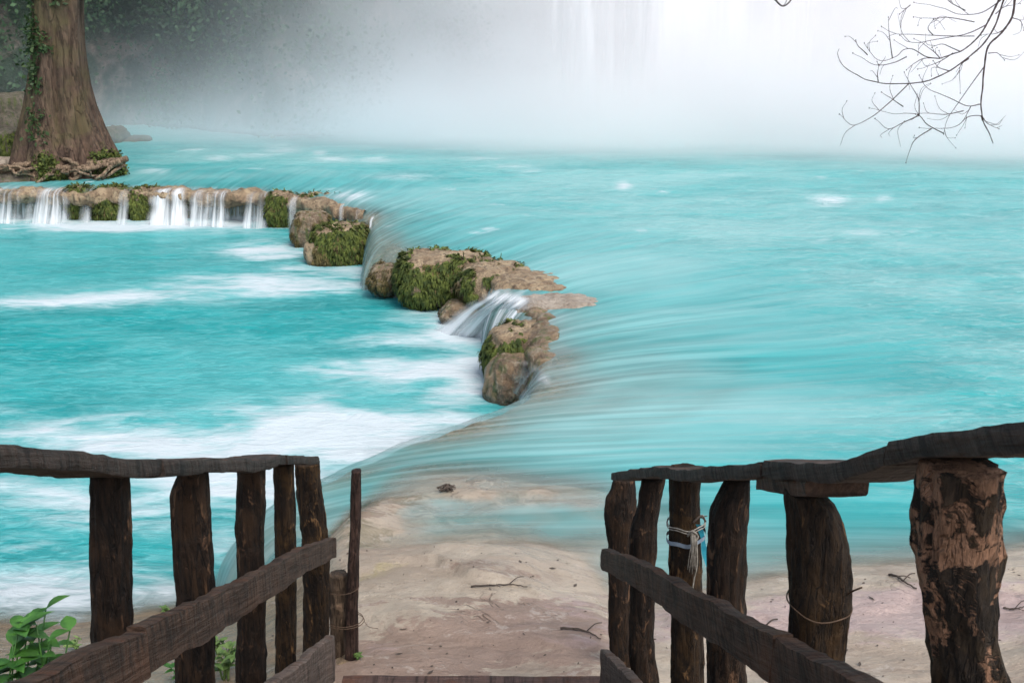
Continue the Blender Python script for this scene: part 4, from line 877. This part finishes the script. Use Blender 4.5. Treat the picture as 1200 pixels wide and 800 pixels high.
for k in range(13):
    yy = p3y-hw-.012-.006*r_.random(); x0 = 812+r_.uniform(-3, 4); dx = r_.uniform(-9, 7); ln = r_.uniform(22, 48)
    mb.tube(spline([at_y(x0, 626+r_.uniform(-3, 3), yy), at_y(x0+dx*.2, 634, yy-.02), at_y(x0+dx*.7, 626+ln*.6, yy-.012), at_y(x0+dx, 626+ln, yy)], 10), .0016, 5)
mb.tube(spline([at_y(816, 624, p3y-hw-.01), at_y(817, 660, p3y-hw-.015), at_y(813, 680, p3y-hw-.012), at_y(811, 698, p3y-hw-.01)], 12), .0028, 6)
mb.tube(spline([at_y(806, 628, p3y-hw-.005), at_y(811, 622, p3y-hw-.02), at_y(818, 628, p3y-hw-.015), at_y(814, 634, p3y-hw-.02)], 10), .004, 6)
mb.build('frayed_end', M['rope'], rope)
mb = MB(); rp = spline([at_y(818, 614, p3y-.05), at_y(823, 628, p3y-.03), at_y(826, 648, p3y-.03), at_y(831, 668, p3y-.025)], 14); V = []
for i, q in enumerate(rp): w_ = .009+.002*math.sin(i*.9); V += [q+np.array([-w_, .003*math.sin(i), 0]), q+np.array([w_, 0, 0])]
rb = thing('blue_ribbon', rp[0], 'bright blue plastic ribbon hanging from the string on the right railing', 'ribbon')
mb.add(V, [(2*i, 2*i+1, 2*i+3, 2*i+2) for i in range(len(rp)-1)]); mb.build('strip', M['ribbon'], rb)
mb = MB(); mb.tube(spline([at_y(812, 612, p3y-.06), at_y(822, 604, p3y-.05), at_y(827, 611, p3y-.05)], 8), .004, 6); mb.tube(spline([at_y(820, 606, p3y-.05), at_y(829, 604, p3y-.05)], 5), .002, 5); mb.build('knot', M['deadtwig'], rb)
# wire round the broken post
mb = MB(); a = np.linspace(0, 2*np.pi, 40); c0 = at_y(960, 704, p5y)
mb.tube(np.c_[c0[0]+np.cos(a)*.073, p5y+np.sin(a)*.076, c0[2]+.01*np.sin(a)+.003*np.sin(4*a)], .0018, 5); mb.tube(spline([at_y(992, 697, p5y-.04), at_y(1000, 692, p5y-.06), at_y(1010, 688, p5y-.08)], 6), .0022, 5)
o = mb.build('binding_wire', M['wire']); tag(o, 'thin rusty wire bound round the broken topped right railing post', 'wire')

# pole, stake and stone at the foot of the left railing
gb = at_z(413, 769, .17)
def standing(name, label, cat, edges, mat, yb, seed):
    root = thing(name, (at_y((edges[-1][1]+edges[-1][2])/2, edges[-1][0], yb)), label, cat)
    cx0 = (edges[0][1]+edges[0][2])/2; q = at_y(cx0, edges[0][0], yb); d = (q-CAM)@FW
    post(root, edges, 0, cx0, mat, seed, depth=d, name='log' if cat == 'stake' else 'shaft'); return root
standing('wooden_pole', 'tall thin reddish brown pole standing alone beyond the left railing', 'pole', c2([(113,640,670),(300,635,668),(500,625,660),(700,620,662),(716,620,662)]), M['pole'], gb[1], 51)
standing('wooden_stake', 'short grey brown log stake with flat sawn top left of the thin pole', 'stake', c2([(446,570,625),(600,572,622),(716,575,622)]), M['stake'], gb[1]+.05, 52)
mb = MB(); z1 = at_y(397, 692, gb[1])[2]
c0 = at_y(404, 727, gb[1]); a = np.linspace(0, 2*np.pi, 40)
for zo, rx in ((0, .105), (.012, .1), (.20, .085)):
    mb.tube(np.c_[c0[0]+.0+np.cos(a)*rx, c0[1]+np.sin(a)*.075, c0[2]+zo+.006*np.sin(a+zo*9)], .0022, 5)
mb.tube(spline([c0+np.array([.105, 0, 0]), at_y(432, 734, gb[1]-.05), at_y(443, 736, gb[1]-.03)], 6), .0015, 5)
o = mb.build('binding_wire', M['wire']); tag(o, 'rusty wire lashing the short stake to the thin pole', 'wire')
rock('stone', 'flat tan stone at the foot of the short stake', 'stone', (392,766,425,783), .16, M['tan'], 61, ybase=at_z(408, 781, .17)[1], zb=.1, lvl=4)

# fallen twigs and debris
def gpt(a, b, lift=.008):
    q = at_z(a, b, .1)
    for _ in range(6): q = at_z(a, b, float(ground_z(np.array([q[0]]), np.array([q[1]]))[0])+lift)
    return q
TW = 'dead twigs lying on the limestone'
for lab, px_list, rad_ in [('curved dark twig lying on bare limestone left of the right railing', [(657,736),(672,737),(690,741),(704,749)], .007),
        ('long thin pale twig lying across the middle of the limestone', [(552,687),(575,686),(600,685),(618,688)], .006),
        ('dark twig behind the broken topped right railing post', [(1042,673),(1052,676),(1060,682),(1074,690)], .009),
        ('short twig between the fourth and fifth right railing posts', [(884,742),(893,737),(902,732)], .010),
        ('thin twig on the ground behind the peeled right railing post', [(1176,712),(1186,714),(1200,711)], .006)]:
    pts = spline([gpt(*q) for q in px_list], 14); pts[:, 2] += .006*np.abs(np.sin(np.arange(14)*1.3)); mb = MB(); mb.tube(pts, np.linspace(rad_, rad_*.5, 14), 6)
    mb.tube(spline([pts[8], pts[8]+np.array([.05, .03, .03]), pts[8]+np.array([.09, .05, .025])], 5), rad_*.5, 5)
    mb.tube(spline([pts[4], pts[4]+np.array([.03, -.03, .02]), pts[4]+np.array([.07, -.04, .01])], 5), rad_*.4, 5)
    o = mb.build('fallen_twig', M['deadtwig']); tag(o, lab, 'twig', TW)
r_ = np.random.default_rng(41); V = []; Fq = []
while len(V) < 4*320:
    a, b = r_.uniform(0, 1200), r_.uniform(640, 810); q = gpt(a, b, .004)
    if q[2] < .03 and a > 390: continue
    if q[2] < -.7: continue
    th_ = r_.uniform(0, 6.28); L_ = r_.uniform(.004, .014)*(2.2 if r_.random() < .12 else 1); w_ = L_*r_.uniform(.25, .6); d = np.array([math.cos(th_), math.sin(th_), 0]); e_ = np.array([-d[1], d[0], 0])
    i = len(V); V += [q-d*L_, q+e_*w_+np.array([0, 0, .004]), q+d*L_+np.array([0, 0, .003]), q-e_*w_]; Fq.append((i, i+1, i+2, i+3))
o = mesh_obj('leaf_litter', V, Fq, M['deadtwig'], smooth=False); tag(o, kind='stuff')
q = gpt(525, 572, .02); mb = MB(); r_ = np.random.default_rng(8)
for k in range(34): mb.tube(spline([q+r_.normal(size=3)*np.array([.03, .025, .008]), q+np.array([0, 0, .02])+r_.normal(size=3)*.012, q+r_.normal(size=3)*np.array([.045, .03, .010])], 6), .005, 5)
o = mb.build('drift_debris', M['deadtwig']); tag(o, 'small dark clump of drift twigs caught on the shallow rock', 'driftwood')
rock('travertine_rock', 'peach coloured rock hump rising from the thin flowing water', 'rock', (534,567,600,588), .5, M['pale'], 71, ybase=at_z(566, 586, .0)[1], zb=-.16, ztop=.035, lvl=5, rough=.3, expo=2.0)

# ------------------------------------------------------------------ bare branch, top right
BD = 6.0
def bc(l, dz=0.0): return [at_d(700+a/2.4, b/2.4, BD+dz+.0009*(a-900)) for a, b in l]
br = thing('bare_branch', at_d(1200, -20, BD), 'leafless dark branch with drooping forked twigs at the top right corner', 'branch')
main = [([(1200,-160),(1185,-70),(1175,0),(1166,50),(1135,95),(1100,130),(1090,180),(1082,250),(1078,300),(1085,345),(1103,375),(1114,402)], .014, .004),
        ([(1185,-70),(1150,-30),(1130,0),(1105,50),(1075,100),(1030,140),(965,165)], .014, .005),
        ([(1160,-45),(1140,8),(1120,70),(1085,125),(1040,165),(990,200),(930,228),(870,235),(790,232),(730,212),(690,185),(675,155),(680,138)], .010, .0022)]
side = [[(965,165),(925,160),(890,140),(862,140),(840,160),(800,172),(770,150),(752,120)],[(965,165),(920,165),(890,180),(870,196)],[(1000,150),(960,175),(900,197)],
 [(1088,188),(1050,240),(1015,290),(985,335),(975,376)],[(975,376),(930,352),(905,325),(870,318),(830,320),(765,303)],[(1083,340),(1076,326),(1040,330),(1010,355),(950,362),(906,358)],
 [(905,325),(903,280),(885,245),(862,205)],[(875,237),(820,290),(770,330),(720,352),(680,322)],[(1078,293),(1040,298),(980,270),(930,250),(905,212)],
 [(1135,2),(1080,36),(1020,40),(960,20),(890,8)],[(1060,102),(1000,102),(945,100),(900,97),(840,96),(800,74)],[(870,160),(830,178),(780,182),(718,150)],[(1060,62),(990,50),(940,52),(888,50)],
 [(940,362),(895,392),(880,420),(868,458)],[(1030,312),(980,322),(930,318),(895,322)],[(1095,70),(1040,95),(960,110),(880,120),(850,100)],[(860,300),(830,280),(800,258)],[(790,232),(788,205),(792,182)],
 [(905,325),(860,345),(820,362),(780,335)],[(1100,150),(1125,150),(1145,170)],[(1080,325),(1100,350),(1130,362)],[(945,100),(930,80),(945,55)],[(830,165),(822,110),(818,50)],[(1045,165),(1020,190),(1022,260)],
 [(1120,40),(1145,20),(1190,10)],[(1035,30),(990,5),(975,-15)],[(880,15),(850,40)],[(1050,300),(1040,320),(1030,338)],[(965,165),(940,140),(890,110)],[(1020,145),(970,125),(940,135)],[(990,200),(960,190),(945,170)],[(760,155),(735,130),(728,112)],[(1166,50),(1190,60),(1200,85)],[(1150,80),(1120,95),(1080,98)]]
r_ = np.random.default_rng(12)
limb = MB()
for l, r0, r1 in main:
    pts = spline(bc(l), 60); pts += fbm(pts*9+r0*999, 2)[:, None]*.006; limb.tube(pts, np.linspace(r0, r1, 60)*.58*(1+.12*np.sin(np.arange(60)*1.9)), 7)
limb.build('limb', M['twig'], br)
tw = MB()
def buds(p, r):
    V0, Fc = SPH[3]; tw.add(V0*np.array([r, r, r*1.6])+p, Fc)
for l in side:
    pts = spline(bc(l, r_.uniform(-.08, .08)), 26); pts += fbm(pts*11+7, 2)[:, None]*.006*np.linspace(0, 1, 26)[:, None]
    tw.tube(pts, np.linspace(.0032, .0010, 26), 6); buds(pts[-1], .0028)
    for k in range(r_.integers(1, 4)):
        i = r_.integers(6, 24); d = pts[min(i+1, 25)]-pts[i]; d /= np.linalg.norm(d)+1e-9; s_ = r_.choice([-1, 1]); nrm_ = np.array([-d[2], 0, d[0]])*s_
        L_ = r_.uniform(.03, .15); q = spline([pts[i], pts[i]+d*L_*.5+nrm_*L_*.3, pts[i]+d*L_*.7+nrm_*L_*.8+r_.normal(size=3)*.02], 8)
        tw.tube(q, np.linspace(.0017, .0008, 8), 5)
        if r_.random() < .6: buds(q[-1], .0025)
tw.build('twig', M['twig'], br)
mb = MB(); mb.tube(spline(bc([(440,-60),(480,-20),(500,0),(522,18),(545,0),(560,-40)]), 20), np.linspace(.006, .003, 20), 6); mb.tube(spline(bc([(522,18),(530,8),(535,-10)]), 6), .002, 5)
o = mb.build('bare_twig', M['twig']); tag(o, 'tiny bare twig tip dipping in at the top edge, left of the big bare branch', 'twig')

# ------------------------------------------------------------------ light
W = bpy.data.worlds.new('World'); SC.world = W; W.use_nodes = True; nt_ = W.node_tree; nt_.nodes.clear()
sky = nt_.nodes.new('ShaderNodeTexSky'); sky.sky_type = 'NISHITA'; sky.sun_disc = False
EL, AZ = 56, 145
sky.sun_elevation = R(EL); sky.sun_rotation = R(AZ); sky.air_density = 1.0; sky.dust_density = 3.0; sky.ozone_density = 1.0
bg = nt_.nodes.new('ShaderNodeBackground'); bg.inputs[1].default_value = .15; wo = nt_.nodes.new('ShaderNodeOutputWorld')
hs = nt_.nodes.new('ShaderNodeHueSaturation'); hs.inputs['Saturation'].default_value = .7; nt_.links.new(sky.outputs[0], hs.inputs['Color']); nt_.links.new(hs.outputs[0], bg.inputs[0]); nt_.links.new(bg.outputs[0], wo.inputs[0])
ld = bpy.data.lights.new('sun', 'SUN'); ld.energy = 1.6; ld.angle = R(35); ld.color = (1, .965, .93); lo_ = bpy.data.objects.new('sun', ld); COL.objects.link(lo_)
dv = Vector((math.sin(R(AZ))*math.cos(R(EL)), math.cos(R(AZ))*math.cos(R(EL)), math.sin(R(EL))))
lo_.rotation_euler = dv.to_track_quat('Z', 'Y').to_euler(); lo_.location = (0, 0, 30)
vs = SC.view_settings; vs.view_transform = 'Standard'; vs.look = 'None'; vs.gamma = 1; vs.use_curve_mapping = False; vs.exposure = 0.55
cy = SC.cycles
cy.max_bounces = 28; cy.diffuse_bounces = 3; cy.glossy_bounces = 3; cy.transparent_max_bounces = 16; cy.volume_bounces = 24; cy.volume_step_rate = .35; cy.volume_max_steps = 256
cy.use_denoising = True; cy.use_adaptive_sampling = True; cy.adaptive_threshold = .02
